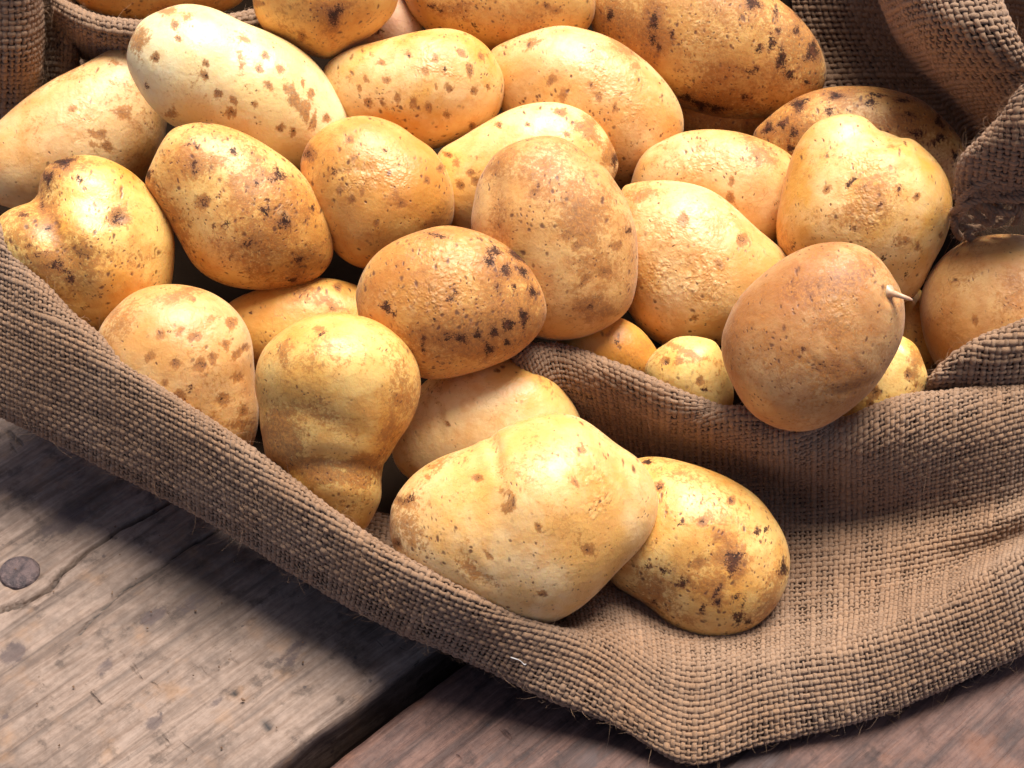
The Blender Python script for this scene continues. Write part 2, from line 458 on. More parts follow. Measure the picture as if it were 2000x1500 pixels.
plank(g_edge - 0.87, g_edge - 0.657, 37, 0.010, M_w1)
plank(g_edge - 1.09, g_edge - 0.877, 41, 0.012, M_w2)
# nail
def lathe(prof, n=28, seed=1, jit=0.0):
    r = np.random.default_rng(seed); ang = np.arange(n) * 2 * math.pi / n
    k = 1 + jit * np.interp(ang, np.linspace(0, 6.2832, 9), np.append(r.normal(size=8), 0))
    V = []; 
    for (rad, z) in prof:
        V.append(np.stack([rad * k * np.cos(ang), rad * k * np.sin(ang), np.full(n, z)], -1))
    V = np.concatenate(V); F = []
    for i in range(len(prof) - 1):
        a = np.arange(n) + i * n; b = np.roll(a, -1)
        F.append(np.stack([a, b, b + n, a + n], -1))
    return V, np.concatenate(F)
V, F = lathe([(0.0001, 0.0006), (0.003, 0.0011), (0.0062, 0.0013), (0.0078, 0.0009), (0.0086, 0.0), (0.0084, -0.003), (0.0001, -0.004)], seed=4, jit=0.03)
na_, nb_ = loc_ab(38, 1118)
nail = link('nail', np_mesh('nail', V, F), M_iron.m, pk1, (na_, -nb_, -0.0001))
# floor sheet added under the boards, near black to paint the gap's shade
M_dark = MT('gap_shade_floor'); M_dark.b.inputs['Base Color'].default_value = (0.03, 0.022, 0.018, 1); M_dark.b.inputs['Roughness'].default_value = 0.95
_tc = M_dark.n('ShaderNodeTexCoord'); _n = M_dark.noise(_tc.outputs['Object'], 60, 5, 0.6)
M_dark.l(M_dark.mix(_n.outputs[0], (0.02, 0.014, 0.012), (0.05, 0.035, 0.028)), M_dark.b.inputs['Base Color'])
gx = np.linspace(-1.6, 1.6, 33); GX, GY = np.meshgrid(gx, gx, indexing='ij')
gz = -0.09 + 0.006 * wob(np.stack([GX, GY, GX * 0], -1), 5, 14, 2)
ii = np.arange(33 * 33).reshape(33, 33)
gme = np_mesh('ground', np.stack([GX, GY, gz], -1).reshape(-1, 3), np.stack([ii[:-1, :-1], ii[1:, :-1], ii[1:, 1:], ii[:-1, 1:]], -1).reshape(-1, 4))
tag(link('ground', gme, M_dark.m), 'near-black ground sheet added below the planks to darken the gap between them', None, None, 'structure')

# ------------------------------------------------------------------ potatoes
# every potato: outline in photo pixels (hidden part extended), height of its centre, thickness ratio, lean, skin, marks
# marks: (kind, x, y, rx[, ry, angle]) kind b black scab, r brown scurf, d brown dot with a pit, s scaly patch, p pit, o swelling; c = crease (x0, y0, x1, y1, width, depth mm)
POT = {
'P1': dict(o=[(130,-30),(150,5),(180,22),(220,34),(270,40),(330,40),(400,32),(455,15),(480,-10),(485,-60),(400,-110),(250,-120),(160,-90)], h=0.1000, k=.9, tilt=0, m='orange', label='orange potato behind the rolled burlap fold at the top left', marks=[('b',250,22,10,6,0),('r',330,20,30,12,0)]),
'P2': dict(o=[(249,101),(259,70),(280,38),(322,16),(367,8),(420,17),(472,42),(525,63),(577,87),(623,126),(654,168),(676,206),(684,240),(680,285),(650,322),(600,338),(530,330),(455,300),(385,262),(335,245),(297,210),(273,175),(252,133)], h=0.1074, k=.92, tilt=.0, m='cream', label='long pale cream potato with brown spots, on top of the heap at upper left',
  marks=[('d',402,124,8),('d',426,183,9),('d',450,220,11,9,0),('d',525,168,9),('r',470,118,8,26,-10),('d',506,133,9),('d',548,135,9),('r',574,194,10,16,-15),('r',593,212,14,10,20),('r',597,225,7,14,0),('r',613,238,6,20,10),('d',609,182,8),('d',639,231,9),('r',476,76,12,7,30),('d',518,108,8),('d',303,112,11),('b',287,171,8),('r',364,33,12,10,0),('d',340,48,9),('d',348,75,8),('b',504,239,7),('d',548,251,8),('d',572,258,8),('r',328,22,20,8,0),('b',481,173,5),('b',491,201,6),('d',500,210,6),('d',455,196,9,6,0),('r',335,222,12,8,0),('d',401,147,8),('d',593,160,5),('d',560,170,6),('c',455,165,480,140,7,.5),('r',270,80,22,30,0)]),
'P3': dict(o=[(250,83),(290,95),(318,140),(330,200),(325,260),(305,320),(260,370),(200,400),(100,415),(20,405),(-30,375),(-48,320),(-35,270),(0,235),(31,206),(70,175),(112,150),(157,129),(210,98)], h=0.0650, k=.85, tilt=.1, m='tan', label='large light brown potato leaning on the left burlap folds, below the cream one',
  marks=[('s',160,210,60,60,0),('s',150,270,50,30,0),('r',185,262,14,8,40),('d',199,263,10),('r',183,283,8,12,0),('d',210,287,10),('d',142,212,8),('r',240,220,16,12,0),('r',225,122,14,4,25),('r',120,150,50,14,-35)]),
'P4': dict(o=[(492,0),(500,38),(525,70),(560,89),(602,108),(640,117),(663,108),(691,90),(726,70),(754,45),(771,21),(779,-10),(775,-60),(740,-100),(680,-130),(600,-135),(530,-105),(495,-50)], h=0.1296, k=.95, tilt=0, m='orange', label='orange potato at the top edge with a dark brown oval scab',
  marks=[('b',655,27,16,30,28),('r',655,27,30,45,28),('r',500,5,14,10,0),('d',590,70,7)]),
'P5': dict(o=[(700,-30),(750,-40),(792,0),(815,30),(826,60),(820,95),(780,115),(720,110),(680,80),(675,20)], h=0.1000, k=.9, tilt=0, m='pink', label='small pinkish grey potato wedged between two orange ones at the top edge', marks=[('r',745,30,8,20,40),('b',740,60,10,8,0)]),
'P6': dict(o=[(635,126),(684,94),(730,82),(768,73),(817,61),(866,56),(908,63),(943,84),(967,112),(983,147),(985,175),(971,224),(936,252),(897,273),(857,290),(820,296),(770,285),(700,260),(650,215),(628,170)], h=0.0989, k=.9, tilt=0, m='yellow', label='golden yellow potato freckled with small dark dots, upper middle of the heap',
  marks=[('s',840,130,60,40,20),('b',869,138,7,9,0),('d',830,137,7),('d',850,113,7),('d',755,158,7),('d',917,138,6,16,-5),('d',878,173,8),('d',926,178,8),('d',852,173,5),('d',775,190,7),('d',808,201,7),('d',837,210,7),('d',873,224,8),('d',719,200,8),('d',702,174,5),('d',745,122,5),('d',798,107,7),('d',901,103,9,6,30),('d',922,246,7),('d',953,172,5),('d',746,200,5),('d',714,154,5),('d',940,110,6)]),
'P7': dict(o=[(775,-60),(790,0),(815,40),(860,75),(920,98),(965,103),(1030,98),(1100,82),(1145,60),(1162,25),(1160,-20),(1140,-70),(1060,-100),(950,-110),(840,-100)], h=0.1097, k=.9, tilt=0, m='orange2', label='wide orange potato cut off by the top edge in the middle',
  marks=[('b',843,12,12,8,0),('b',862,20,8,8,0),('b',930,50,10,7,20),('d',1068,12,6),('r',1083,22,20,10,0),('r',880,20,40,20,0)]),
'P8': dict(o=[(960,98),(1002,75),(1041,61),(1072,52),(1107,49),(1160,60),(1205,77),(1247,105),(1282,136),(1310,168),(1330,205),(1337,245),(1325,290),(1295,330),(1250,355),(1215,368),(1160,355),(1080,310),(1020,260),(980,215),(962,170),(953,130)], h=0.0859, k=.85, tilt=0, m='tan2', label='big tan potato with a scaly top right of the freckled yellow one',
  marks=[('s',1180,160,80,70,30),('s',1250,230,60,60,0),('r',1225,100,32,12,30),('d',1078,156,9),('d',1153,168,7),('d',1170,188,8),('r',1240,130,12,8,0),('d',1200,214,7),('r',1100,190,10,20,0),('r',1040,85,18,8,-30)]),
'P9': dict(o=[(1524,0),(1552,21),(1580,56),(1601,91),(1612,130),(1610,160),(1595,190),(1560,212),(1510,225),(1450,232),(1390,228),(1330,205),(1270,170),(1210,120),(1165,70),(1150,10),(1160,-40),(1220,-75),(1320,-85),(1420,-70),(1480,-40)], h=0.0928, k=.8, tilt=0, m='dirty', label='largest potato at the upper right, brown with black scabs along its right side',
  marks=[('b',1192,30,8,15,10),('b',1278,42,9,20,5),('b',1275,78,9,8,0),('b',1288,95,8,8,0),('b',1313,65,7,8,0),('r',1190,20,60,50,0),('r',1280,60,25,60,0),('b',1470,5,18,14,30),('b',1507,85,10,20,15),('b',1525,115,10,24,15),('b',1483,94,8,12,0),('b',1540,145,12,10,0),('b',1587,100,14,22,10),('b',1470,137,16,7,-10),('b',1397,148,6,6,0),('r',1560,80,50,100,-15),('b',1555,60,8,12,20),('b',1560,25,8,20,-20),('b',1520,60,8,8,0),('b',1370,205,18,10,10),('b',1400,212,20,9,0),('b',1340,190,12,8,0),('r',1400,205,90,25,5),('s',1380,60,80,60,0),('b',1455,190,8,8,0),('b',1515,24,6,12,0),('b',1575,160,8,6,0)]),
'P10': dict(o=[(859,294),(897,270),(936,245),(978,222),(1020,206),(1062,200),(1100,203),(1146,222),(1177,253),(1195,287),(1205,315),(1202,340),(1180,380),(1120,430),(1040,455),(960,466),(905,466),(868,435),(850,380),(848,330)], h=0.0837, k=.85, tilt=0, m='cream2', label='pale smooth potato partly hidden behind the tall upright one in the middle',
  marks=[('b',1201,312,8,20,5),('r',1150,250,20,30,-30),('r',1190,300,14,30,0),('d',1095,218,14,7,10),('d',1030,243,6),('d',918,336,8),('d',929,355,9),('d',899,362,9),('d',874,302,12,6,20),('r',890,315,8,14,0),('d',1108,262,5),('d',975,243,7)]),
'P11': dict(o=[(1473,261),(1496,234),(1527,208),(1566,185),(1608,171),(1650,167),(1695,167),(1748,175),(1797,192),(1835,224),(1870,262),(1891,301),(1892,336),(1877,364),(1850,390),(1800,410),(1700,410),(1600,380),(1520,335),(1478,300)], h=0.0750, k=.85, tilt=0, m='dirty2', label='dirty speckled potato at the right against the sack wall, behind the yellow one',
  marks=[('b',1632,187,16,9,0),('b',1550,258,10,12,0),('b',1500,250,10,16,30),('b',1528,242,10,10,0),('b',1560,205,16,16,30),('b',1775,224,14,6,10),('b',1792,260,15,9,10),('b',1838,268,12,8,0),('b',1866,305,8,12,0),('b',1825,280,10,6,0),('b',1620,218,9,9,0),('b',1545,290,9,9,0),('r',1540,240,60,50,-30),('r',1640,180,80,22,0),('r',1790,220,70,40,30),('b',1715,186,20,4,8),('b',1765,196,22,5,8),('b',1835,240,7,16,-40),('b',1700,200,12,7,0)]),
'P12': dict(o=[(1230,365),(1244,322),(1265,294),(1297,275),(1328,260),(1363,253),(1405,252),(1447,258),(1489,271),(1527,290),(1556,318),(1560,360),(1545,420),(1515,470),(1460,485),(1380,460),(1300,430),(1250,405),(1230,385)], h=0.0750, k=.85, tilt=0, m='tan2', label='short tan potato with a pale scaly top, left of the tall yellow one',
  marks=[('s',1380,310,70,50,0),('r',1480,290,30,40,-30),('b',1478,310,7,7,0),('b',1520,392,7,7,0),('d',1428,354,8),('d',1427,387,9),('d',1436,411,7),('r',1500,310,30,14,30),('b',1455,405,4,4,0)]),
'P13': dict(o=[(1542,315),(1562,273),(1590,241),(1622,226),(1657,220),(1685,227),(1713,246),(1751,259),(1790,276),(1825,304),(1849,343),(1858,385),(1856,427),(1842,472),(1818,514),(1800,555),(1775,585),(1730,600),(1670,595),(1600,570),(1550,535),(1522,490),(1516,440),(1520,400),(1530,355)], h=0.0896, k=.85, tilt=0, m='yellow', label='tall yellow potato with few black specks, in front of the dirty one at right',
  marks=[('s',1700,320,60,40,0),('s',1690,400,60,50,0),('b',1575,348,6),('b',1647,308,5),('b',1670,347,8),('b',1655,362,8),('b',1685,368,8),('d',1616,370,8),('b',1755,367,9,7,20),('d',1793,383,8),('b',1720,400,8),('b',1723,427,8),('b',1665,450,9,11,0),('r',1700,400,50,60,20),('b',1747,465,8),('r',1765,468,22,14,30),('d',1793,484,8),('b',1725,505,6),('b',1770,536,7),('b',1550,477,5,14,10),('d',1580,428,6),('d',1838,460,6),('c',1700,285,1760,270,10,.6),('r',1745,283,12,6,30),('p',1735,262,30,1.6)]),
'P14': dict(o=[(77,357),(91,332),(115,315),(147,306),(175,304),(210,311),(252,332),(280,357),(308,385),(329,420),(339,462),(340,502),(336,548),(318,590),(285,630),(235,655),(180,665),(120,650),(60,605),(5,545),(-25,490),(-15,445),(10,418),(45,400),(70,380)], h=0.0855, k=.85, tilt=0, ang=100, m='honey', label='lumpy potato with a knob and brown eye, at the left edge by the rim',
  marks=[('b',125,318,26,12,-20),('b',95,350,12,16,20),('b',155,350,9,9,0),('r',110,330,60,30,-20),('p',228,427,12,.7),('d',230,425,20),('b',228,432,8),('b',45,420,12,10,0),('b',78,395,8,16,0),('b',88,440,7,10,0),('b',160,495,13,7,20),('b',110,520,22,13,20),('b',138,548,9,8,0),('b',92,495,9,9,0),('b',75,500,9,9,0),('b',55,480,8,8,0),('r',60,460,60,60,40),('r',120,520,80,60,0),('b',130,535,8,8,0),('b',165,600,8,5,0),('b',200,575,10,4,-20),('b',190,540,6,4,0),('c',78,385,150,570,30,3.2),('R',100,440,18,70,-20),('c',120,500,310,520,30,.8),('r',280,510,50,12,-25)]),
'P15': dict(o=[(280,353),(290,325),(311,283),(336,252),(371,241),(402,238),(448,248),(497,269),(546,301),(588,336),(616,374),(637,416),(649,458),(651,500),(637,528),(609,551),(560,566),(507,569),(455,562),(402,541),(371,509),(350,471),(325,430),(300,395)], h=0.0923, k=.88, tilt=0, m='blotchy', label='blotchy potato with black scabs and a dark blue black spot, left of centre',
  marks=[('b',377,319,9,10,0),('b',381,335,10,8,0),('b',456,295,10,7,20),('b',385,286,7,5,0),('b',367,283,9,4,0),('b',555,433,16,18,-10),('r',545,420,40,35,0),('b',545,342,18,12,20),('b',499,359,10,6,20),('b',517,408,12,8,20),('b',439,438,8,8,0),('b',485,475,10,7,0),('b',584,506,12,9,0),('r',584,500,30,25,0),('b',456,498,7,5,0),('r',520,360,60,40,20),('b',290,340,8,12,20),('b',403,238,24,5,0),('d',396,395,14),('r',370,320,40,30,0),('b',572,547,12,6,-15),('s',560,400,50,50,0),('b',610,407,6,8,0),('b',530,350,8,6,0),('r',520,480,60,40,0),('b',420,440,5),('b',340,430,5),('r',330,440,30,60,-20),('b',600,430,6),('b',520,390,8,4,10)]),
'P16': dict(o=[(588,320),(598,285),(621,259),(652,238),(691,227),(733,227),(775,241),(813,266),(845,287),(866,315),(883,353),(888,388),(883,434),(862,475),(820,505),(765,524),(710,525),(670,505),(640,470),(612,425),(592,375)], h=0.0868, k=.92, tilt=0, m='orange2', label='round orange potato with a creased skin above the dark speckled one',
  marks=[('s',770,320,60,50,0),('s',720,350,60,50,0),('b',753,294,9,8,0),('b',652,334,8,10,0),('c',660,336,735,325,7,.9),('r',700,330,50,5,-5),('d',664,371,8),('d',686,391,9),('d',705,377,6),('d',682,272,8),('d',689,311,6),('b',657,420,5),('r',775,385,10,18,-30),('d',783,398,9),('d',862,328,8),('d',833,353,7),('b',781,270,7,4,20),('r',850,440,30,20,0),('b',752,454,7,4,0),('d',735,435,5),('d',600,300,16)]),
'P17': dict(o=[(920,448),(924,402),(936,350),(957,315),(985,290),(1027,273),(1069,267),(1107,275),(1146,301),(1188,336),(1216,374),(1233,420),(1242,460),(1244,502),(1242,548),(1230,597),(1202,628),(1167,649),(1125,663),(1090,666),(1055,662),(1010,640),(970,590),(938,520)], h=0.0947, k=.86, tilt=0, m='tanorange', label='tall upright tan orange potato in the middle of the heap',
  marks=[('r',1050,330,90,50,0),('r',1150,420,80,60,30),('b',1228,450,8,9,0),('b',1152,600,9,9,0),('r',1150,600,24,16,0),('r',1185,605,16,14,0),('d',1101,462,9),('d',1043,378,9),('d',1125,480,8),('d',1206,480,9),('b',1195,480,6,6,0),('b',1138,456,5),('d',1183,533,9),('d',1145,545,8),('b',1133,560,4),('c',960,340,975,470,16,1.2),('c',1195,350,1215,400,12,.8)]),
'P18': dict(o=[(1215,372),(1232,360),(1260,355),(1310,354),(1360,362),(1400,380),(1440,412),(1480,448),(1520,480),(1545,510),(1550,550),(1525,605),(1470,652),(1400,676),(1340,682),(1290,672),(1250,640),(1225,600),(1208,560),(1200,500),(1200,430)], h=0.0703, k=.85, tilt=0, m='scaly', label='pale scaly potato tucked behind the brown sprouting one',
  marks=[('s',1300,480,90,90,0),('s',1370,520,70,70,0),('s',1400,430,50,40,0),('r',1250,380,40,14,0),('d',1334,430,12),('d',1404,517,10),('d',1450,468,14),('b',1397,665,8),('d',1358,622,8),('r',1230,560,20,30,0),('r',1260,370,40,14,0)]),
'P19': dict(o=[(1410,667),(1415,639),(1433,597),(1464,558),(1499,527),(1538,499),(1580,480),(1625,472),(1660,473),(1692,483),(1720,502),(1744,534),(1762,572),(1770,607),(1766,649),(1751,688),(1723,737),(1692,775),(1650,810),(1608,834),(1566,844),(1524,838),(1482,817),(1450,782),(1426,737),(1412,698)], h=0.0980, k=.88, tilt=0, m='brown', label='round brown potato with a pale sprout, resting on the burlap fold at the right',
  marks=[('r',1640,560,60,40,-20),('r',1600,585,30,20,0),('r',1630,625,50,30,0),('s',1640,600,60,60,0),('b',1569,684,6,14,-30),('b',1630,710,7,12,-10),('b',1601,711,5),('c',1540,690,1640,740,3.5,.3),('c',1580,690,1625,730,3.5,.3),('c',1440,620,1520,600,3.5,.3),('c',1660,680,1690,735,3.5,.3),('c',1625,772,1705,742,8,.8),('c',1437,600,1440,580,3.5,.3),('r',1546,560,8,16,10),('b',1699,535,7,5,0),('c',1520,640,1560,690,3.5,.3),('c',1600,640,1650,690,3.5,.3),('p',1738,580,14,1.0)]),
'P20': dict(o=[(1947,462),(1902,467),(1860,488),(1828,520),(1807,555),(1797,597),(1800,646),(1811,684),(1835,725),(1875,765),(1950,790),(2050,780),(2120,720),(2150,640),(2130,560),(2080,500),(2010,466)], h=0.0620, k=.9, tilt=0, m='brown2', label='large tan potato cut off by the right edge, behind the burlap fold',
  marks=[('s',1985,560,50,50,0),('r',1990,570,40,50,0),('d',1905,624,7),('b',1873,552,4)]),
'P21': dict(o=[(694,590),(696,562),(712,523),(740,492),(782,467),(824,452),(865,442),(908,447),(960,463),(1013,499),(1041,534),(1060,572),(1067,611),(1053,649),(1023,681),(992,702),(936,721),(887,735),(845,740),(805,730),(765,705),(728,675),(703,635)], h=0.0935, k=.85, tilt=0, m='rusty', label='rusty brown scaly potato with dark speckles in the centre foreground of the heap',
  marks=[('s',880,500,110,70,0),('s',830,580,60,60,0),('b',955,510,16,14,-20),('b',987,528,16,16,-40),('b',965,490,20,8,10),('r',980,520,70,40,30),('b',1010,500,30,8,35),('b',878,582,9,9,0),('b',890,565,6,10,0),('b',755,598,13,12,0),('b',972,560,7,10,-15),('b',852,630,9,8,0),('b',870,658,14,8,0),('b',828,660,9,9,0),('b',900,660,16,9,0),('b',932,653,9,9,0),('b',828,680,8,8,0),('b',965,650,10,12,0),('b',992,635,12,14,10),('b',1024,620,10,18,5),('b',1040,570,9,14,-15),('b',955,682,12,14,20),('b',990,668,8,8,0),('r',1000,620,60,70,10),('b',768,613,8,8,0),('r',900,660,110,40,0),('b',1020,530,18,10,40),('b',880,655,10,5,0),('b',855,460,26,5,10),('b',800,690,8),('b',1005,560,8)]),
'P22': dict(o=[(189,667),(196,642),(217,611),(252,579),(290,562),(329,556),(371,560),(413,574),(451,600),(479,635),(492,674),(495,716),(500,765),(504,805),(500,845),(480,891),(440,915),(370,905),(300,870),(240,810),(200,745)], h=0.0645, k=.85, tilt=0, m='dotty', label='tan potato with neat brown dots beside the rim of the sack at the left',
  marks=[('d',312,655,9),('d',351,647,8),('d',292,697,10),('d',341,709,10),('d',392,712,11),('d',324,746,8),('b',370,758,11),('d',347,778,14),('d',416,697,10),('d',385,656,8),('d',372,662,6),('d',441,673,10),('d',464,691,9),('d',480,677,9),('d',465,737,12,8,0),('d',435,781,10),('d',387,812,9),('d',410,820,7),('d',476,803,7),('r',465,829,20,5,-5),('d',409,845,8),('d',452,631,12),('b',214,690,7,10,0),('d',377,585,5),('r',340,580,60,12,-15),('r',230,620,40,40,-40),('s',410,640,40,40,0),('r',413,622,10,6,0)]),
'P23': dict(o=[(430,620),(450,590),(490,570),(550,552),(620,543),(680,552),(730,580),(740,640),(720,700),(640,740),(560,745),(490,720),(450,680)], h=0.0485, k=.85, tilt=0, m='orange', label='orange potato in shadow behind the peanut shaped one', marks=[('b',490,611,8,5,-30),('r',620,580,60,14,20),('d',660,560,8),('d',650,600,5)]),
'P24': dict(o=[(504,780),(500,740),(507,705),(525,674),(560,646),(595,628),(635,619),(670,620),(715,627),(754,646),(789,674),(810,705),(819,737),(820,772),(810,807),(796,838),(775,866),(757,898),(750,925),(748,950),(744,975),(733,1005),(715,1035),(690,1052),(655,1045),(615,1010),(580,975),(558,955),(540,935),(524,900),(513,850)], h=0.0688, k=.84, tilt=-.12, ang=96, m='peanut', label='peanut shaped potato with a narrow waist and brown bands beside the rim',
  marks=[('b',632,663,11,7,-30),('d',624,650,6),('r',800,780,40,80,-10),('R',545,835,35,45,30),('R',540,880,35,40,20),('R',640,932,110,17,7),('R',705,912,55,22,-10),('R',600,915,60,18,10),('r',760,850,30,60,20),('r',640,815,60,8,5),('c',520,790,700,840,22,1.0),('c',560,915,755,922,24,2.6),('b',688,776,5),('d',580,860,8),('r',560,690,14,30,0),('b',530,693,4),('o',650,720,100,90)]),
'P25': dict(o=[(1016,703),(1048,712),(1079,733),(1104,765),(1125,797),(1136,830),(1122,880),(1060,925),(960,950),(860,950),(795,932),(768,895),(772,850),(795,790),(840,740),(900,712),(960,701)], h=0.0420, k=.85, tilt=0, m='cream2', label='smooth cream potato lying behind the big front one',
  marks=[('c',850,780,865,850,8,.8),('d',874,829,5),('b',1010,728,4),('r',1060,750,30,12,30)]),
'P26': dict(o=[(762,1000),(770,975),(796,940),(827,912),(866,891),(915,877),(955,864),(985,840),(1013,828),(1055,814),(1097,809),(1132,817),(1165,838),(1202,870),(1237,891),(1265,922),(1281,957),(1285,990),(1275,1035),(1250,1075),(1210,1115),(1165,1160),(1115,1195),(1065,1219),(1010,1220),(930,1200),(860,1170),(810,1140),(778,1100),(762,1050)], h=0.0568, k=.78, tilt=.03, m='bigyellow', label='biggest potato, smooth pale yellow with two lobes, at the front by the sack rim',
  marks=[('c',963,866,980,930,12,1.7),('p',965,874,14,.7),('d',935,935,11,7,15),('d',992,968,12,7,0),('d',992,992,13,9,0),('d',1133,880,10,9,0),('d',1148,1075,11),('d',955,1082,8,10,-10),('d',778,978,10),('b',800,975,18,10,-30),('r',795,985,30,24,0),('d',1052,1028,6),('c',900,1085,960,1140,12,.6),('r',860,900,60,12,-25),('s',1180,960,70,80,0),('d',1115,945,8),('d',835,930,5),('d',775,1062,10),('d',1060,1160,8),('b',917,1111,5),('r',800,1020,30,60,0),('r',930,1120,60,12,30),('o',1060,950,110,90)]),
'P27': dict(o=[(1240,898),(1265,893),(1300,894),(1340,903),(1380,915),(1430,937),(1475,965),(1510,1005),(1535,1050),(1544,1100),(1535,1150),(1510,1195),(1470,1228),(1425,1246),(1385,1251),(1345,1242),(1300,1215),(1270,1185),(1230,1160),(1195,1135),(1180,1080),(1190,1010),(1205,940),(1222,908)], h=0.0304, k=.85, tilt=0, m='spotted', label='potato with a rusty patch and black scabs, lying on open burlap at the front right',
  marks=[('b',1265,902,12,6,0),('R',1428,1088,27,30,-10),('R',1445,1108,17,26,10),('b',1432,1095,18,22,0),('b',1335,1139,14,10,0),('b',1295,1114,9,7,0),('b',1373,1190,8,12,10),('b',1402,1178,9,12,0),('b',1440,1205,16,12,20),('b',1442,1168,14,7,0),('r',1390,1150,40,30,0),('b',1400,1150,8,8,0),('b',1480,1040,9,8,0),('b',1497,1034,6,5,0),('b',1265,1105,7,6,0),('b',1530,1110,10,20,0),('b',1335,1020,14,6,-20),('r',1300,990,12,8,0),('d',1372,1017,9),('d',1288,950,9),('r',1410,1050,14,10,20),('b',1450,1185,7,5,0),('d',1361,1102,8),('d',1428,978,8),('r',1280,1160,60,30,30),('b',1278,1175,8,5,0),('r',1500,1180,30,50,20),('b',1460,1215,12,5,0),('b',1398,1165,8)]),
'P28': dict(o=[(1262,710),(1280,685),(1300,672),(1321,660),(1352,657),(1384,663),(1401,674),(1420,715),(1432,770),(1420,810),(1380,825),(1320,805),(1275,770),(1258,735)], h=0.0620, k=.88, tilt=0, m='yellow2', label='small yellow potato peeping over the burlap fold, left of the sprouting one',
  marks=[('r',1345,690,50,12,20),('d',1367,745,8),('b',1375,760,10,6,20),('r',1330,705,16,8,0),('d',1300,705,8)]),
'P29': dict(o=[(1735,650),(1769,660),(1790,677),(1804,709),(1813,735),(1807,760),(1785,795),(1740,830),(1680,842),(1630,832),(1608,790),(1625,740),(1670,700),(1710,668)], h=0.0600, k=.85, tilt=0, m='yellow2', label='bright yellow potato between the sprouting one and the burlap fold',
  marks=[('d',1775,731,9,12,0),('r',1790,700,20,30,0),('d',1708,765,10),('d',1706,775,8),('d',1700,790,9),('b',1732,770,4),('b',1733,776,4)]),
'P30': dict(o=[(1100,650),(1150,625),(1200,618),(1240,635),(1270,665),(1287,700),(1275,740),(1210,755),(1120,735),(1082,690)], h=0.0556, k=.85, tilt=0, m='orange', label='orange potato low behind the burlap fold under the tall upright one', marks=[('b',1206,668,12,5,0),('r',1190,650,5,20,30)]),
'P31': dict(o=[(1320,190),(1400,175),(1480,185),(1515,225),(1490,265),(1400,285),(1340,270),(1310,230)], h=0.0600, k=.85, tilt=0, m='dirty', label='dark potato in deep shadow under the largest one at the upper right', marks=[('r',1400,250,90,40,0)]),
'P32': dict(o=[(1740,560),(1790,560),(1825,600),(1838,655),(1832,710),(1790,740),(1740,705),(1718,630)], h=0.0400, k=.85, tilt=0, m='orange', label='orange potato deep in the shadow left of the right edge one', marks=[]),
}

# ---- potato builder
def closed_curve(pts, n=14):
    P = np.asarray(pts, float); out = []
    for i in range(len(P)):
        a, b, c, d = P[i - 1], P[i], P[(i + 1) % len(P)], P[(i + 2) % len(P)]
        t = np.linspace(0, 1, n, endpoint=False)[:, None]
        out.append(0.5 * (2 * b + (c - a) * t + (2 * a - 5 * b + 4 * c - d) * t ** 2 + (3 * b - a - 3 * c + d) * t ** 3))
    C = np.concatenate(out)
    for _ in range(6):
        C = 0.25 * np.roll(C, 1, 0) + 0.5 * C + 0.25 * np.roll(C, -1, 0)
    return C

def gsmooth(v, sg):
    k = np.arange(-int(3 * sg) - 1, int(3 * sg) + 2); g = np.exp(-(k / sg) ** 2 / 2); g /= g.sum()
    pad = len(k) // 2
    return np.convolve(np.pad(v, pad, mode='edge'), g, mode='valid')

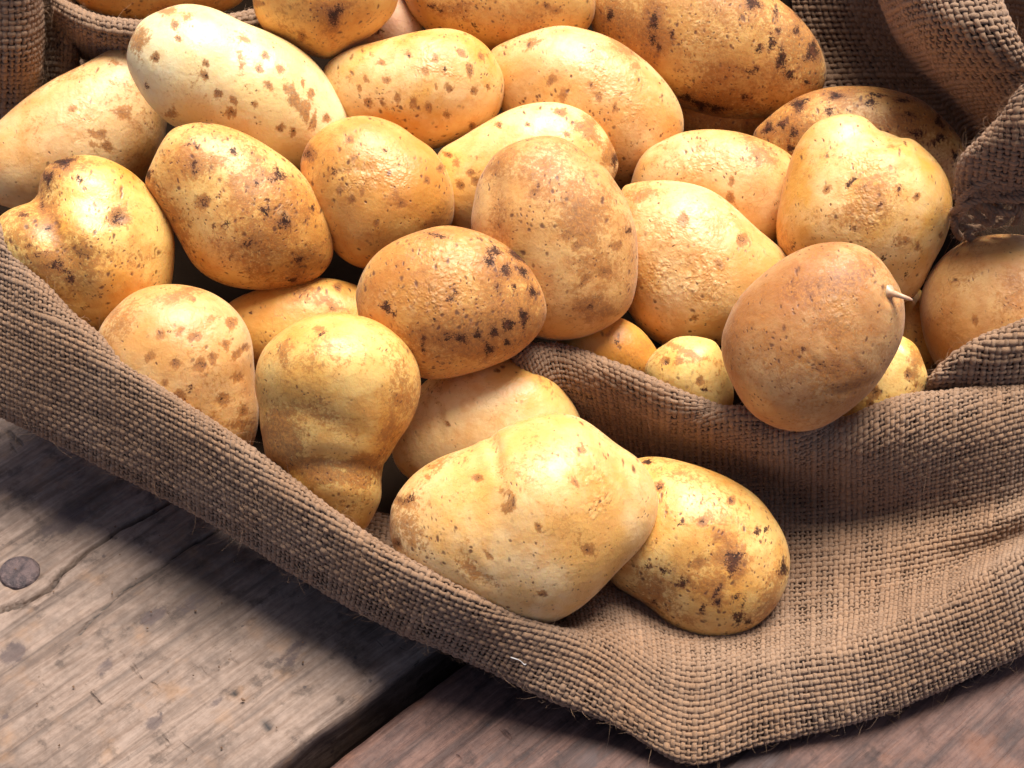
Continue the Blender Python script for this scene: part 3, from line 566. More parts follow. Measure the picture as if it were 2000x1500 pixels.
class Shape:
    """frame, axis and half widths of one potato"""
    def __init__(s, d, wdist=None):
        C = closed_curve(d['o']); s.px = C
        c = np.array([(C[:, 0].min() + C[:, 0].max()) / 2, (C[:, 1].min() + C[:, 1].max()) / 2])
        s.cpx = c
        r = ray(*c)
        s.C0 = at_z(c[0], c[1], d['h']) if wdist is None else CAM + r * wdist
        s.w = (s.C0 - CAM) @ FWD
        n = -r / np.linalg.norm(r); s.n = n
        e1 = RGT - (RGT @ n) * n; e1 /= np.linalg.norm(e1); s.e1 = e1; s.e2 = np.cross(n, e1)
        A = s.to_local(C[:, 0], C[:, 1])
        if 'ang' in d:
            a = -R(d['ang']); u = np.array([math.cos(a), math.sin(a)])
        else:
            Q = A - A.mean(0); ev, ew = np.linalg.eigh(Q.T @ Q); u = ew[:, 1]
        v = np.array([-u[1], u[0]]); s.u, s.v = u, v
        T, S = A @ u, A @ v
        s.t0, s.t1 = T.min(), T.max()
        nr = 97; ph = np.linspace(0, math.pi, nr)[1:-1]; s.ph = ph
        tt = (s.t0 + s.t1) / 2 - (s.t1 - s.t0) / 2 * np.cos(ph)
        T2, S2 = np.roll(T, -1), np.roll(S, -1); lo = np.zeros(len(tt)); hi = np.zeros(len(tt))
        for i, t in enumerate(tt):
            m = (T - t) * (T2 - t) <= 0; m &= (T != T2)
            x = S[m] + (t - T[m]) / (T2[m] - T[m]) * (S2[m] - S[m])
            lo[i], hi[i] = x.min(), x.max()
        q = gsmooth((hi - lo) / 2 / np.sin(ph), 1.6); mid = gsmooth((hi + lo) / 2, 1.6)
        s.q, s.mid, s.k, s.tilt = q, mid, d['k'], d['tilt']
        s.tm, s.th = (s.t0 + s.t1) / 2, (s.t1 - s.t0) / 2
    def to_local(s, px, py):
        r = ray(px, py); n = s.n
        t = ((s.C0 - CAM) @ n) / (r @ n)
        P = CAM + r * t[..., None] - s.C0
        return np.stack([P @ s.e1, P @ s.e2], -1)
    def half(s, t):
        """mid, half width, half depth at axis position t"""
        c = np.clip(-(t - s.tm) / s.th, -1, 1); ph = np.arccos(c)
        q = np.interp(ph, s.ph, s.q); m = np.interp(ph, s.ph, s.mid)
        hw = q * np.sin(ph)
        return m, hw, s.k * hw
    def depths(s, px, py):
        A = s.to_local(px, py); t = A @ s.u; sv = A @ s.v
        m, hw, hd = s.half(t)
        ins = (t > s.t0) & (t < s.t1) & (np.abs(sv - m) < hw)
        f = hd * np.sqrt(np.clip(1 - ((sv - m) / np.maximum(hw, 1e-9)) ** 2, 0, 1))
        return ins, s.tilt * (t - s.tm), f

TONES = {  # light, deep, rust, dots, specks, scaly, dirt, rough, fuzz
 'cream':  dict(light=(0.84,0.68,0.38), deep=(0.80,0.56,0.22), rust=.05, dots=.15, specks=.0, scaly=.0, dirt=-.3, rough=.34, fuzz=.1),
 'cream2': dict(light=(0.847,0.593,0.273), deep=(0.755,0.388,0.088), rust=.12, dots=.1, specks=.12, scaly=.05, dirt=-.3, rough=.33, fuzz=.1),
 'tan':    dict(light=(0.775,0.502,0.223), deep=(0.632,0.292,0.071), rust=.40, dots=.2, specks=.25, scaly=.3, dirt=-.3, rough=.42, fuzz=.25),
 'tan2':   dict(light=(0.796,0.529,0.232), deep=(0.653,0.309,0.071), rust=.35, dots=.2, specks=.4, scaly=.55, dirt=-.2, rough=.40, fuzz=.25),
 'orange': dict(light=(0.714,0.402,0.099), deep=(0.592,0.237,0.029), rust=.40, dots=.2, specks=.4, scaly=.2, dirt=-.1, rough=.42, fuzz=.2),
 'orange2':dict(light=(0.714,0.420,0.124), deep=(0.571,0.245,0.041), rust=.40, dots=.3, specks=.45, scaly=.45, dirt=-.15, rough=.40, fuzz=.2),
 'pink':   dict(light=(0.632,0.402,0.248), deep=(0.469,0.237,0.117), rust=.3, dots=.1, specks=.3, scaly=.3, dirt=0, rough=.45, fuzz=.3),
 'yellow': dict(light=(0.796,0.520,0.218), deep=(0.673,0.316,0.041), rust=.22, dots=.3, specks=.35, scaly=.45, dirt=-.2, rough=.38, fuzz=.15),
 'yellow2':dict(light=(0.82,0.56,0.19), deep=(0.70,0.38,0.07), rust=.3, dots=.2, specks=.35, scaly=.1, dirt=-.2, rough=.36, fuzz=.1),
 'bigyellow':dict(light=(0.82,0.545,0.25), deep=(0.72,0.37,0.09), rust=.22, dots=.22, specks=.3, scaly=.2, dirt=-.3, rough=.34, fuzz=.12),
 'honey':  dict(light=(0.796,0.502,0.149), deep=(0.612,0.261,0.035), rust=.25, dots=.1, specks=.6, scaly=.05, dirt=.2, rough=.30, fuzz=.05),
 'blotchy':dict(light=(0.755,0.483,0.157), deep=(0.571,0.253,0.046), rust=0.65, dots=.2, specks=.75, scaly=.4, dirt=.3, rough=.38, fuzz=.15),
 'tanorange':dict(light=(0.694,0.402,0.141), deep=(0.551,0.245,0.053), rust=.62, dots=.3, specks=.35, scaly=.25, dirt=-.1, rough=.44, fuzz=.35),
 'scaly':  dict(light=(0.816,0.547,0.248), deep=(0.653,0.316,0.076), rust=.25, dots=.1, specks=.2, scaly=.9, dirt=-.3, rough=.38, fuzz=.2),
 'brown':  dict(light=(0.561,0.310,0.116), deep=(0.388,0.150,0.035), rust=0.9, dots=.1, specks=.45, scaly=.4, dirt=-.1, rough=.42, fuzz=.25),
 'brown2': dict(light=(0.653,0.383,0.141), deep=(0.510,0.222,0.053), rust=.55, dots=.1, specks=.3, scaly=.3, dirt=-.2, rough=.46, fuzz=.4),
 'rusty':  dict(light=(0.673,0.383,0.107), deep=(0.490,0.190,0.029), rust=1.0, dots=.2, specks=.75, scaly=.8, dirt=.3, rough=.42, fuzz=.25),
 'dotty':  dict(light=(0.755,0.492,0.215), deep=(0.612,0.292,0.076), rust=.35, dots=.15, specks=.15, scaly=.05, dirt=-.3, rough=.38, fuzz=.3),
 'peanut': dict(light=(0.775,0.502,0.157), deep=(0.632,0.292,0.046), rust=0.42, dots=.1, specks=.3, scaly=.1, dirt=-.2, rough=.34, fuzz=.1),
 'spotted':dict(light=(0.775,0.510,0.174), deep=(0.612,0.277,0.046), rust=0.6, dots=.3, specks=.6, scaly=.3, dirt=.3, rough=.36, fuzz=.15),
 'dirty':  dict(light=(0.673,0.402,0.124), deep=(0.510,0.222,0.041), rust=0.75, dots=.2, specks=.7, scaly=.4, dirt=.45, rough=.44, fuzz=.25),
 'dirty2': dict(light=(0.694,0.420,0.124), deep=(0.510,0.222,0.041), rust=0.8, dots=.2, specks=.8, scaly=.4, dirt=.5, rough=.40, fuzz=.2),
}

def build_potato(pid, d, seed):
    s = Shape(d)
    NR = 96
    ph = np.linspace(0, math.pi, NR)
    t = s.tm - s.th * np.cos(ph)
    m, hw, hd = s.half(t)
    # more samples on the side towards the camera
    g = np.linspace(0, 2 * math.pi, 98, endpoint=False)
    th = g - 0.45 * np.sin(2 * (g - math.pi / 2)) * 0 - 0.40 * np.cos(g)
    th = np.sort(th)
    TH, _ = np.meshgrid(th, ph[1:-1])
    Tm = t[1:-1][:, None] + 0 * TH
    a = m[1:-1][:, None] + hw[1:-1][:, None] * np.cos(TH)
    b = hd[1:-1][:, None] * np.sin(TH) + s.tilt * (Tm - s.tm)
    loc = np.stack([Tm, a, b], -1)
    poleA = np.array([t[0], m[0], s.tilt * (t[0] - s.tm)]); poleB = np.array([t[-1], m[-1], s.tilt * (t[-1] - s.tm)])
    nth = len(th); nr = NR - 2
    L = np.concatenate([loc.reshape(-1, 3), [poleA], [poleB]])
    def world(L):
        return s.C0 + np.outer(L[:, 0], s.u[0] * s.e1 + s.u[1] * s.e2) + np.outer(L[:, 1], s.v[0] * s.e1 + s.v[1] * s.e2) + np.outer(L[:, 2], s.n)
    W = world(L)
    idx = np.arange(nr * nth).reshape(nr, nth)
    F = np.stack([idx[:-1], idx[1:], np.roll(idx[1:], -1, 1), np.roll(idx[:-1], -1, 1)], -1).reshape(-1, 4)
    # lumps
    ctr = s.C0; rad = W - ctr; rn = rad / (np.linalg.norm(rad, axis=1, keepdims=True) + 1e-9)
    size = s.q.mean()
    amp = wob(W, seed + 100, 1.6 / size, 3) * 0.022 * size + wob(W, seed + 200, 6.0 / size, 2) * 0.006 * size
    W = W + rn * amp[:, None]
    front = (W - CAM - (s.C0 - CAM)) @ s.n > -0.15 * size
    px, py = to_px(W)
    mk = np.zeros((len(W), 4)); mk[:, 3] = 1
    disp = np.zeros(len(W)); r = random.Random(seed)
    PXM = s.w / FPX
    for k in d['marks']:
        kind = k[0]
        if kind == 'c':
            x0, y0, x1, y1, wd, dp = k[1:]
            dx, dy = x1 - x0, y1 - y0; L2 = dx * dx + dy * dy
            tt = np.clip(((px - x0) * dx + (py - y0) * dy) / L2, 0, 1)
            wig = 0.04 * math.sqrt(L2) * np.sin(tt * 5 + seed)
            dd = np.hypot(px - x0 - tt * dx - wig * (-dy) / math.sqrt(L2), py - y0 - tt * dy - wig * dx / math.sqrt(L2))
            fall = np.exp(-(dd / wd) ** 2) * np.sin(np.clip(0.12 + tt * 0.76, 0, 1) * math.pi) ** 0.6
            disp -= np.where(front, 0.001 * dp * fall, 0)
            disp += np.where(front, 0.0002 * dp * np.exp(-((dd - 1.9 * wd) / wd) ** 2), 0)
            mk[:, 1] = np.maximum(mk[:, 1], np.where(front, 0.35 * fall, 0))
            continue
        x, y, rx = k[1:4]
        if kind == 'p':
            dd = np.hypot(px - x, py - y) / rx
            disp -= np.where(front, 0.001 * k[4] * np.exp(-dd ** 2), 0)
            disp += np.where(front, 0.00045 * k[4] * np.exp(-((dd - 1.6) / 0.7) ** 2), 0)
            continue
        ry = k[4] if len(k) > 4 else rx; an = R(k[5]) if len(k) > 5 else 0
        if kind == 'o':
            dd = np.hypot((px - x) / rx, (py - y) / ry)
            disp += np.where(front, 0.004 * np.exp(-dd ** 2), 0); continue
        if kind == 'b': rx, ry = rx * .85, ry * .85
        c_, s_ = math.cos(an), math.sin(an)
        X = ((px - x) * c_ + (py - y) * s_) / rx; Y = (-(px - x) * s_ + (py - y) * c_) / ry
        wb = 0.22 * np.sin(3 * np.arctan2(Y, X) + x) + 0.15 * np.sin(5 * np.arctan2(Y, X) + y)
        dd = np.hypot(X, Y) * (1 + wb * (0.4 if kind == 'd' else 1))
        if kind == 'b':
            v = np.clip(1.20 - 0.68 * dd, 0, .97); ch = 0
        elif kind in 'rR':
            v = np.clip(1.15 - 0.75 * dd, 0, 0.95); ch = 1
            if rx > 25 and kind == 'r': v = v * 0.62
        elif kind == 'd':
            v = np.clip(1.6 - 1.15 * dd, 0, 1.0); ch = 1
            disp -= np.where(front, 0.0005 * np.exp(-(dd / 0.8) ** 2), 0)
            mk[:, 0] = np.maximum(mk[:, 0], np.where(front, np.clip(1.0 - 0.75 * dd, 0, .8), 0))
        elif kind == 's':
            v = np.clip(1.25 - 0.8 * dd, 0, 1); ch = 2
        mk[:, ch] = np.maximum(mk[:, ch], np.where(front, v, 0))
    W = W + rn * disp[:, None]
    Fl = F
    me_v = W - ctr
    tri = []
    n0 = nr * nth
    ringA, ringB = idx[0], idx[-1]
    FA = np.stack([np.full(nth, n0), ringA, np.roll(ringA, -1)], -1)
    FB = np.stack([np.full(nth, n0 + 1), np.roll(ringB, -1), ringB], -1)
    me = poly_mesh('potato', me_v, [F, FA, FB], {'marks': mk})
    mat = potato_material('potato_skin_' + d['m'] + '_' + pid.lower(), seed, **TONES[d['m']])
    o = link('potato', me, mat, None, ctr)
    tag(o, d['label'], 'potato', 'potatoes heaped in the burlap sack')
    return o, s

def poly_mesh(name, V, Fs, attrs=None, smooth=True, uv=None):
    me = bpy.data.meshes.new(name)
    me.vertices.add(len(V)); me.vertices.foreach_set("co", np.asarray(V, np.float32).ravel())
    li = np.concatenate([np.asarray(f, np.int32).ravel() for f in Fs])
    tot = np.concatenate([np.full(len(f), np.asarray(f).shape[1], np.int32) for f in Fs])
    st = np.concatenate([[0], np.cumsum(tot)[:-1]]).astype(np.int32)
    me.loops.add(len(li)); me.loops.foreach_set("vertex_index", li)
    me.polygons.add(len(tot)); me.polygons.foreach_set("loop_start", st); me.polygons.foreach_set("loop_total", tot)
    me.polygons.foreach_set("use_smooth", np.full(len(tot), smooth, bool))
    for n, a in (attrs or {}).items():
        if a.ndim == 1:
            at = me.attributes.new(n, 'FLOAT', 'POINT'); at.data.foreach_set("value", a.astype(np.float32))
        else:
            at = me.attributes.new(n, 'FLOAT_COLOR', 'POINT'); at.data.foreach_set("color", a.astype(np.float32).ravel())
    me.update(calc_edges=True); me.validate()
    return me

POTS = {}
for i, (pid, d) in enumerate(POT.items()):
    POTS[pid] = build_potato(pid, d, 11 + i * 7)

def tube(path, rad, sides=8, seed=0, flat=1.0):
    P = np.asarray(path, float); n = len(P)
    T = np.gradient(P, axis=0); T /= np.linalg.norm(T, axis=1, keepdims=True) + 1e-12
    ref = np.array([0.3, 0.2, 0.93]); A = np.cross(T, ref); A /= np.linalg.norm(A, axis=1, keepdims=True) + 1e-12
    B = np.cross(A, T); rad = np.broadcast_to(rad, (n,))
    ang = np.arange(sides) * 2 * math.pi / sides
    V = P[:, None] + rad[:, None, None] * (np.cos(ang)[None, :, None] * A[:, None] + flat * np.sin(ang)[None, :, None] * B[:, None])
    idx = np.arange(n * sides).reshape(n, sides)
    F = np.stack([idx[:-1], np.roll(idx[:-1], -1, 1), np.roll(idx[1:], -1, 1), idx[1:]], -1).reshape(-1, 4)
    return V.reshape(-1, 3), F

# the pale sprout on the brown potato
po, ps = POTS['P19']
def surf_pt(s, x, y, lift):
    ins, tl, f = s.depths(np.array([float(x)]), np.array([float(y)]))
    A = s.to_local(np.array([float(x)]), np.array([float(y)]))[0]
    return s.C0 + A[0] * s.e1 + A[1] * s.e2 + s.n * (tl[0] + f[0] * (1 if ins[0] else 0) + lift)
b0 = surf_pt(ps, 1733, 572, 0.000)
_r = ray(1782, 586); tip = CAM + _r * (((b0 - CAM) @ FWD) - 0.002)
mid_ = (b0 + tip) / 2 + ps.n * 0.0016
tq = np.linspace(0, 1, 14)
pth = nat_spline([0, .5, 1], np.array([b0 - ps.n * .002, mid_, tip]), tq)
V, F = tube(pth, np.interp(tq, [0, .15, .5, .9, 1], [.0030, .0014, .0010, .0007, .00025]) * (1 + .08 * np.sin(tq * 40)), 12)
M_sp = MT('sprout_skin'); _tc = M_sp.n('ShaderNodeTexCoord'); _n = M_sp.noise(_tc.outputs['Object'], 700, 4, .6)
M_sp.l(M_sp.mix(_n.outputs[0], (0.42, 0.24, 0.12), (0.60, 0.42, 0.27)), M_sp.b.inputs['Base Color']); M_sp.b.inputs['Roughness'].default_value = .4
M_sp.b.inputs['Subsurface Weight'].default_value = .3; M_sp.b.inputs['Subsurface Scale'].default_value = .002
spo = link('sprout', np_mesh('sprout', V - np.array(po.location), F), M_sp.m, po)

# ------------------------------------------------------------------ the burlap sack: real woven threads
PIT = 0.0023
M_bur = burlap_material('burlap_yarn')
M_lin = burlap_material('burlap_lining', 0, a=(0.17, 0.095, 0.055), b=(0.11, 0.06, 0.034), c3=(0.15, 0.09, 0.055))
sack = link('burlap_sack', None, loc=(0.05, 0.08, 0.0))
tag(sack, 'open brown burlap sack with rolled rim and folds, spilling potatoes over the planks', 'sack')
sack.empty_display_size = 0.05

class Patch:
    """cols: list of lists of (px, py, height); smooth sheet parametrised by length along the first row and down the columns"""
    def __init__(s, cols, length, seed, wr=0.0008, ref=1, pit=PIT):
        C = []; s.p = PIT_ = pit
        for c in cols:
            P = at_z([q[0] for q in c], [q[1] for q in c], [q[2] for q in c])
            k = chord(P); tq = np.linspace(0, k[-1], 260)
            # centripetal-ish knots keep the spline from overshooting
            kk = np.concatenate([[0], np.cumsum(np.sqrt(np.diff(k)))])
            D = nat_spline(kk, P, np.interp(tq, k, kk))
            kd = chord(D); L = np.arange(0, length + 1e-9, PIT_ / 4)
            E = np.stack([np.interp(L, kd, D[:, i]) for i in range(3)], -1)
            over = L > kd[-1]
            if over.any():
                dv = D[-1] - D[-8]; dv[2] = min(dv[2], 0) * 0; dv /= np.linalg.norm(dv) + 1e-9
                E[over] = D[-1] + np.outer(L[over] - kd[-1], dv)
            # smooth along the column
            for _ in range(12):
                E[1:-1] = 0.25 * E[:-2] + 0.5 * E[1:-1] + 0.25 * E[2:]
            C.append(E)
        C = np.array(C)
        r = int(ref / (PIT_ / 4)) if ref < 1 else ref
        ku = chord(C[:, r]); s.lu = ku[-1]
        nu = int(s.lu / (PIT_ / 4)); nu -= nu % 4
        uq = np.linspace(0, ku[-1], nu + 1)
        G = nat_spline(ku, C, uq)
        for _ in range(30):
            G[1:-1] = 0.25 * G[:-2] + 0.5 * G[1:-1] + 0.25 * G[2:]
        nv = G.shape[1] - 1; nv -= nv % 4; G = G[:, :nv + 1]
        Nn = s.normals(G)
        G = G + Nn * (wr * wob(G, seed, 70, 3))[..., None]
        s.G, s.nu, s.nv = G, nu // 4, nv // 4
        s.N = s.normals(G); s.seed = seed
    @staticmethod
    def normals(G):
        a = np.gradient(G, axis=0); b = np.gradient(G, axis=1)
        N = np.cross(a, b); N /= np.linalg.norm(N, axis=-1, keepdims=True) + 1e-12
        v = CAM - G.reshape(-1, 3).mean(0)
        if (N.reshape(-1, 3).mean(0) @ v) < 0: N = -N
        return N

def frame(x, axis):
    g = np.gradient(x, axis=axis)
    return g

def weave(pt, name, cull=None, wscale=1.0, edge_fat=0):
    """threads both ways as flattened tubes; returns the joined part and fuzz seeds"""
    G, N = pt.G, pt.N; r = np.random.default_rng(pt.seed)
    GU = np.gradient(G, axis=0) * 4; GV = np.gradient(G, axis=1) * 4      # per pitch
    SU = np.linalg.norm(GU, axis=-1); SV = np.linalg.norm(GV, axis=-1)
    K = 5; ang = np.arange(K) * 2 * math.pi / K + math.pi / 6
    Vs, Fs, UVs, TT = [], [], [], []; n = 0
    qx, qy = to_px(G.reshape(-1, 3)); qx = qx.reshape(G.shape[:2]); qy = qy.reshape(G.shape[:2])
    keep = (qx > -110) & (qx < 2110) & (qy > -90) & (qy < 1600)      # a margin round the view is enough
    if cull is not None: keep &= ~cull(qx, qy)
    def lay(C, Nn, lat, wl, ht, keepl, tint, s0):
        nonlocal n
        m = len(C)
        T = np.gradient(C, axis=0); T /= np.linalg.norm(T, axis=1, keepdims=True) + 1e-12
        L = lat - (lat * T).sum(1, keepdims=True) * T; L /= np.linalg.norm(L, axis=1, keepdims=True) + 1e-12
        Z = np.cross(T, L); sg = np.sign((Z * Nn).sum(1)); sg[sg == 0] = 1; Z *= sg[:, None]
        V = C[:, None] + (wl[:, None] * np.cos(ang))[..., None] * L[:, None] + (ht[:, None] * np.sin(ang))[..., None] * Z[:, None]
        idx = n + np.arange(m * K).reshape(m, K)
        F = np.stack([idx[:-1], np.roll(idx[:-1], -1, 1), np.roll(idx[1:], -1, 1), idx[1:]], -1)
        F = F[keepl[:-1] & keepl[1:]].reshape(-1, 4)
        Vs.append(V.reshape(-1, 3)); Fs.append(F)
        kk = np.abs(np.arange(K) / K * 2 - 1)
        UVs.append(np.stack([np.repeat(np.arange(m) / 4.0 + s0, K), np.tile(kk * 1.4 + s0 * 0.37, m)], -1))
        TT.append(np.full(m * K, tint)); n += m * K
    A = 0.20
    def slub(m, k):
        x = np.arange(m); 
        return 1 + 0.13 * np.sin(x * 0.11 * (0.6 + r.random()) + r.random() * 6.3) + 0.09 * np.sin(x * 0.31 + r.random() * 6.3) + 0.20 * np.maximum(0, np.sin(x * 0.045 * (0.5 + r.random()) + r.random() * 6.3)) ** 8
    def jit(m):
        x = np.arange(m)
        return 0.06 * np.sin(x * 0.07 * (0.5 + r.random()) + r.random() * 6.3) + 0.03 * np.sin(x * 0.23 + r.random() * 6.3)
    # along u
    for j in range(pt.nv):
        v = 4 * j + 2; C = G[:, v]; Nn = N[:, v]; m = len(C)
        x = np.arange(m) / 4.0
        off = A * np.sin(math.pi * x) * (-1) ** j
        base = np.minimum(SV[:, v], pt.p * 1.25); thick = 0.40 * (1.0 + 0.21 * np.clip(r.normal(), -1.6, 1.6)) * slub(m, j) * wscale
        fat = 1.0 + (0.35 if j < edge_fat else 0)
        Cc = C + Nn * (off * pt.p)[:, None] + (GV[:, v] * (jit(m))[:, None])
        lay(Cc, Nn, GV[:, v], base * thick * fat, pt.p * 0.25 * thick / 0.40 * fat, keep[:, v], float(np.clip(0.5 + 0.30 * r.normal(), 0, 1)), j * 3.7)
    for i in range(pt.nu):
        u = 4 * i + 2; C = G[u]; Nn = N[u]; m = len(C)
        x = np.arange(m) / 4.0
        off = -A * np.sin(math.pi * x) * (-1) ** i
        base = np.minimum(SU[u], pt.p * 1.25); thick = 0.385 * (1.0 + 0.21 * np.clip(r.normal(), -1.6, 1.6)) * slub(m, i) * wscale
        Cc = C + Nn * (off * pt.p)[:, None] + (GU[u] * (jit(m))[:, None])
        hgt = np.minimum(pt.p, base / 0.9) * 0.25 * thick / 0.385
        lay(Cc, Nn, GU[u], base * thick, hgt, keep[u], float(np.clip(0.5 + 0.30 * r.normal(), 0, 1)), i * 5.3 + 1.1)
    V = np.concatenate(Vs); F = np.concatenate(Fs); UV = np.concatenate(UVs); T = np.concatenate(TT)
    used = np.zeros(len(V), bool); used[F.ravel()] = True
    mp = np.cumsum(used) - 1
    V, UV, T, F = V[used], UV[used], T[used], mp[F]
    me = np_mesh(name, V - np.array(sack.location), F, True, uv=UV, attrs={'tint': T})
    o = link(name, me, M_bur, sack); o['kind'] = 'stuff'
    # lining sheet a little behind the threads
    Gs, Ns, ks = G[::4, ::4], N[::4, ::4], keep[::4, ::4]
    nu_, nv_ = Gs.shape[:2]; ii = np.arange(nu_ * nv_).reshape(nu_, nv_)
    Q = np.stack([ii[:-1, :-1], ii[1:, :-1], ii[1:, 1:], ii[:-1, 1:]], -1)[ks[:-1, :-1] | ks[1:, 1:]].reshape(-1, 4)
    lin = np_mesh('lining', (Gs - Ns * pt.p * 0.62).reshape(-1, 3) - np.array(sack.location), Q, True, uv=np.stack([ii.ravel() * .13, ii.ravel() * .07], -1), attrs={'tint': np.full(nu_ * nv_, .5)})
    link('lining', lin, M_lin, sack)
    return o, keep

def fuzz(pt, keep, count, seed, lmin=0.003, lmax=0.009, rad=0.000055, lift=0.6, rows=None):
    r = np.random.default_rng(seed); G, N = pt.G, pt.N
    Vs, Fs = [], []; n = 0
    nu, nv = G.shape[:2]
    iu = r.integers(1, nu - 1, count * 3); iv = r.integers(1, nv - 1 if rows is None else rows, count * 3)
    ok = keep[iu, iv]; iu, iv = iu[ok][:count], iv[ok][:count]
    for a, b in zip(iu, iv):
        p = G[a, b] + N[a, b] * pt.p * 0.3
        d = r.normal(size=3); d -= (d @ N[a, b]) * N[a, b]; d /= np.linalg.norm(d) + 1e-9
        L = r.uniform(lmin, lmax); up = lift * r.uniform(0.2, 1.0)
        d2 = r.normal(size=3) * 0.5
        q = np.array([p, p + (d * 0.4 + N[a, b] * up * 0.5) * L * 0.6, p + (d * 0.9 + N[a, b] * up * 0.9 + 0.25 * d2) * L * 0.8, p + (d * 1.2 + N[a, b] * up * 0.6 + 0.7 * d2) * L])
        V, F = tube(q, np.array([1, .9, .7, .3]) * rad, 3)
        Vs.append(V); Fs.append(F + n); n += len(V)
    return np.concatenate(Vs), np.concatenate(Fs)

# --- front rim, basin and the fold the brown potato rests on
edge = [(-230,715,.047),(-110,768,.046),(0,815,.043),(75,850,.042),(150,886,.040),(300,960,.037),(500,1070,.034),(640,1155,.031),(750,1220,.029),(880,1275,.025),(1000,1330,.020),(1120,1385,.014),(1240,1440,.008),(1350,1492,.0045),(1450,1466,.0045),(1575,1433,.005),(1700,1402,.006),(1850,1342,.008),(2000,1277,.010),(2140,1205,.012)]
crest = [(-190,180,.118),(-90,330,.112),(10,456,.106),(75,550,.099),(150,632,.091),(300,750,.083),(500,890,.074),(660,1012,.066),(790,1098,.060),(930,1170,.054),(1060,1222,.042),(1170,1262,.032),(1265,1285,.027),(1360,1300,.024),(1450,1300,.024),(1560,1290,.026),(1680,1262,.030),(1820,1200,.036),(1960,1115,.042),(2095,1040,.046)]
ridge = {10:(1000,690,.064),11:(1080,679,.068),12:(1195,710,.070),13:(1325,764,.071),14:(1440,800,.071),15:(1560,836,.069),16:(1690,804,.069),17:(1840,769,.070),18:(1985,757,.070),19:(2095,752,.070)}
valley = {10:(1080,880,.011),11:(1125,885,.011),12:(1220,900,.011),13:(1325,917,.012),14:(1440,940,.015),15:(1560,972,.015),16:(1690,1005,.019),17:(1830,1008,.024),18:(1970,985,.032),19:(2090,935,.032)}
cols = []
for i, (e, c) in enumerate(zip(edge, crest)):
    ex, ey, ez = e; cx, cy, cz = c
    dx, dy = cx - ex, cy - ey
    tuck = (ex + 0.10 * dx, ey + 0.10 * dy + (6 if ez > .01 else -10), max(ez - .006, .0006))
    pts = [tuck, (ex, ey, ez)]
    bul = 0.10 * (cz - ez)
    for f in (0.33, 0.68):
        pts.append((ex + f * dx, ey + f * dy, ez + f * (cz - ez) + bul))
    pts.append((cx, cy, cz))
    if i < 10:
        k = max(cz - .015, .01) * 1500
        pts += [(cx + 10, cy + 32, cz - .026), (cx + 25, cy + k, .016), (cx + 45, cy + k - 110, .010), (cx + 60, cy + k - 330, .008)]
    else:
        rx, ry, rz = ridge[i]; vx, vy, vz = valley[i]
        if i == 10:
            pts += [(cx + 8, cy + 20, cz - .018), (cx + 10, cy - 10, .013), (1095, 1080, .010)]
        else:
            q = [0.25, 0.6]
            zf = .5 * vz + .0055
            pts += [(cx + 0.12 * (vx - cx), cy + 0.14 * (vy - cy), max(cz - .006, zf + .002)), (cx + 0.40 * (vx - cx), cy + 0.45 * (vy - cy), zf), (cx + 0.75 * (vx - cx), cy + 0.78 * (vy - cy), vz)]
        pts += [(vx, vy, vz), (vx + .35 * (rx - vx), vy + .36 * (ry - vy), vz + .44 * (rz - vz)), (vx + .75 * (rx - vx), vy + .76 * (ry - vy), vz + .90 * (rz - vz)), (rx, ry, rz), (rx, ry + 22, rz - .022), (rx, ry + 40, rz - .045), (rx, ry - 60, .010)]
    cols.append(pts)
front = Patch(cols, 0.265, 3, 0.0009, ref=8)
def cull_front(px, py):
    v = np.arange(px.shape[1])[None, :]
    return ((px < 960) & (v > 4 * 58)) | ((px < 650) & (v > 4 * 50)) | (v > 4 * 101)
fo, fk = weave(front, 'woven_rim', cull_front, edge_fat=3)

# --- second fold at the right edge
cols = [[(1770,830,.02),(1775,800,.03),(1782,790,.035),(1785,795,.02),(1787,785,.01)],
        [(1800,815,.030),(1806,772,.056),(1814,738,.069),(1818,752,.048),(1820,740,.02)],
        [(1850,820,.032),(1860,755,.064),(1872,690,.080),(1876,708,.056),(1880,700,.02)],
        [(1910,825,.034),(1920,745,.070),(1932,659,.088),(1938,680,.060),(1940,670,.02)],
        [(1975,825,.035),(1985,735,.073),(2002,631,.093),(2006,655,.065),(2010,645,.02)],
        [(2100,825,.035),(2105,720,.075),(2110,590,.098),(2112,610,.070),(2115,600,.02)]]
P5_ = Patch(cols, 0.12, 31, 0.0006, ref=12, pit=.0026)
so, sk = weave(P5_, 'woven_side_fold')

# --- sack wall behind the heap at the upper right
cols = [[(1430,-120,.080),(1440,0,.055),(1450,120,.035),(1460,260,.015)],
        [(1550,-120,.085),(1590,60,.045),(1640,190,.025),(1700,320,.015)],
        [(1630,-120,.090),(1680,40,.060),(1750,170,.036),(1825,300,.018),(1850,400,.012)],
        [(1680,-120,.100),(1722,40,.072),(1795,160,.048),(1868,290,.028),(1885,400,.016)],
        [(1690,-120,.135),(1737,40,.106),(1815,160,.074),(1888,280,.046),(1903,400,.022)],
        [(1715,-120,.155),(1765,40,.138),(1845,160,.106),(1912,270,.074),(1928,400,.035)],
        [(1765,-120,.172),(1818,40,.161),(1892,150,.134),(1952,250,.100),(1960,400,.050)],
        [(1850,-120,.178),(1895,40,.170),(1955,140,.148),(1998,235,.112),(1996,400,.060)],
        [(1905,-120,.178),(1945,40,.171),(1997,130,.151),(2034,225,.116),(2025,400,.060)],
        [(1928,-118,.165),(1966,45,.157),(2015,135,.136),(2055,230,.100),(2040,400,.050)],
        [(1926,-100,.148),(1964,65,.140),(2012,155,.118),(2055,250,.080),(2050,400,.040)]]
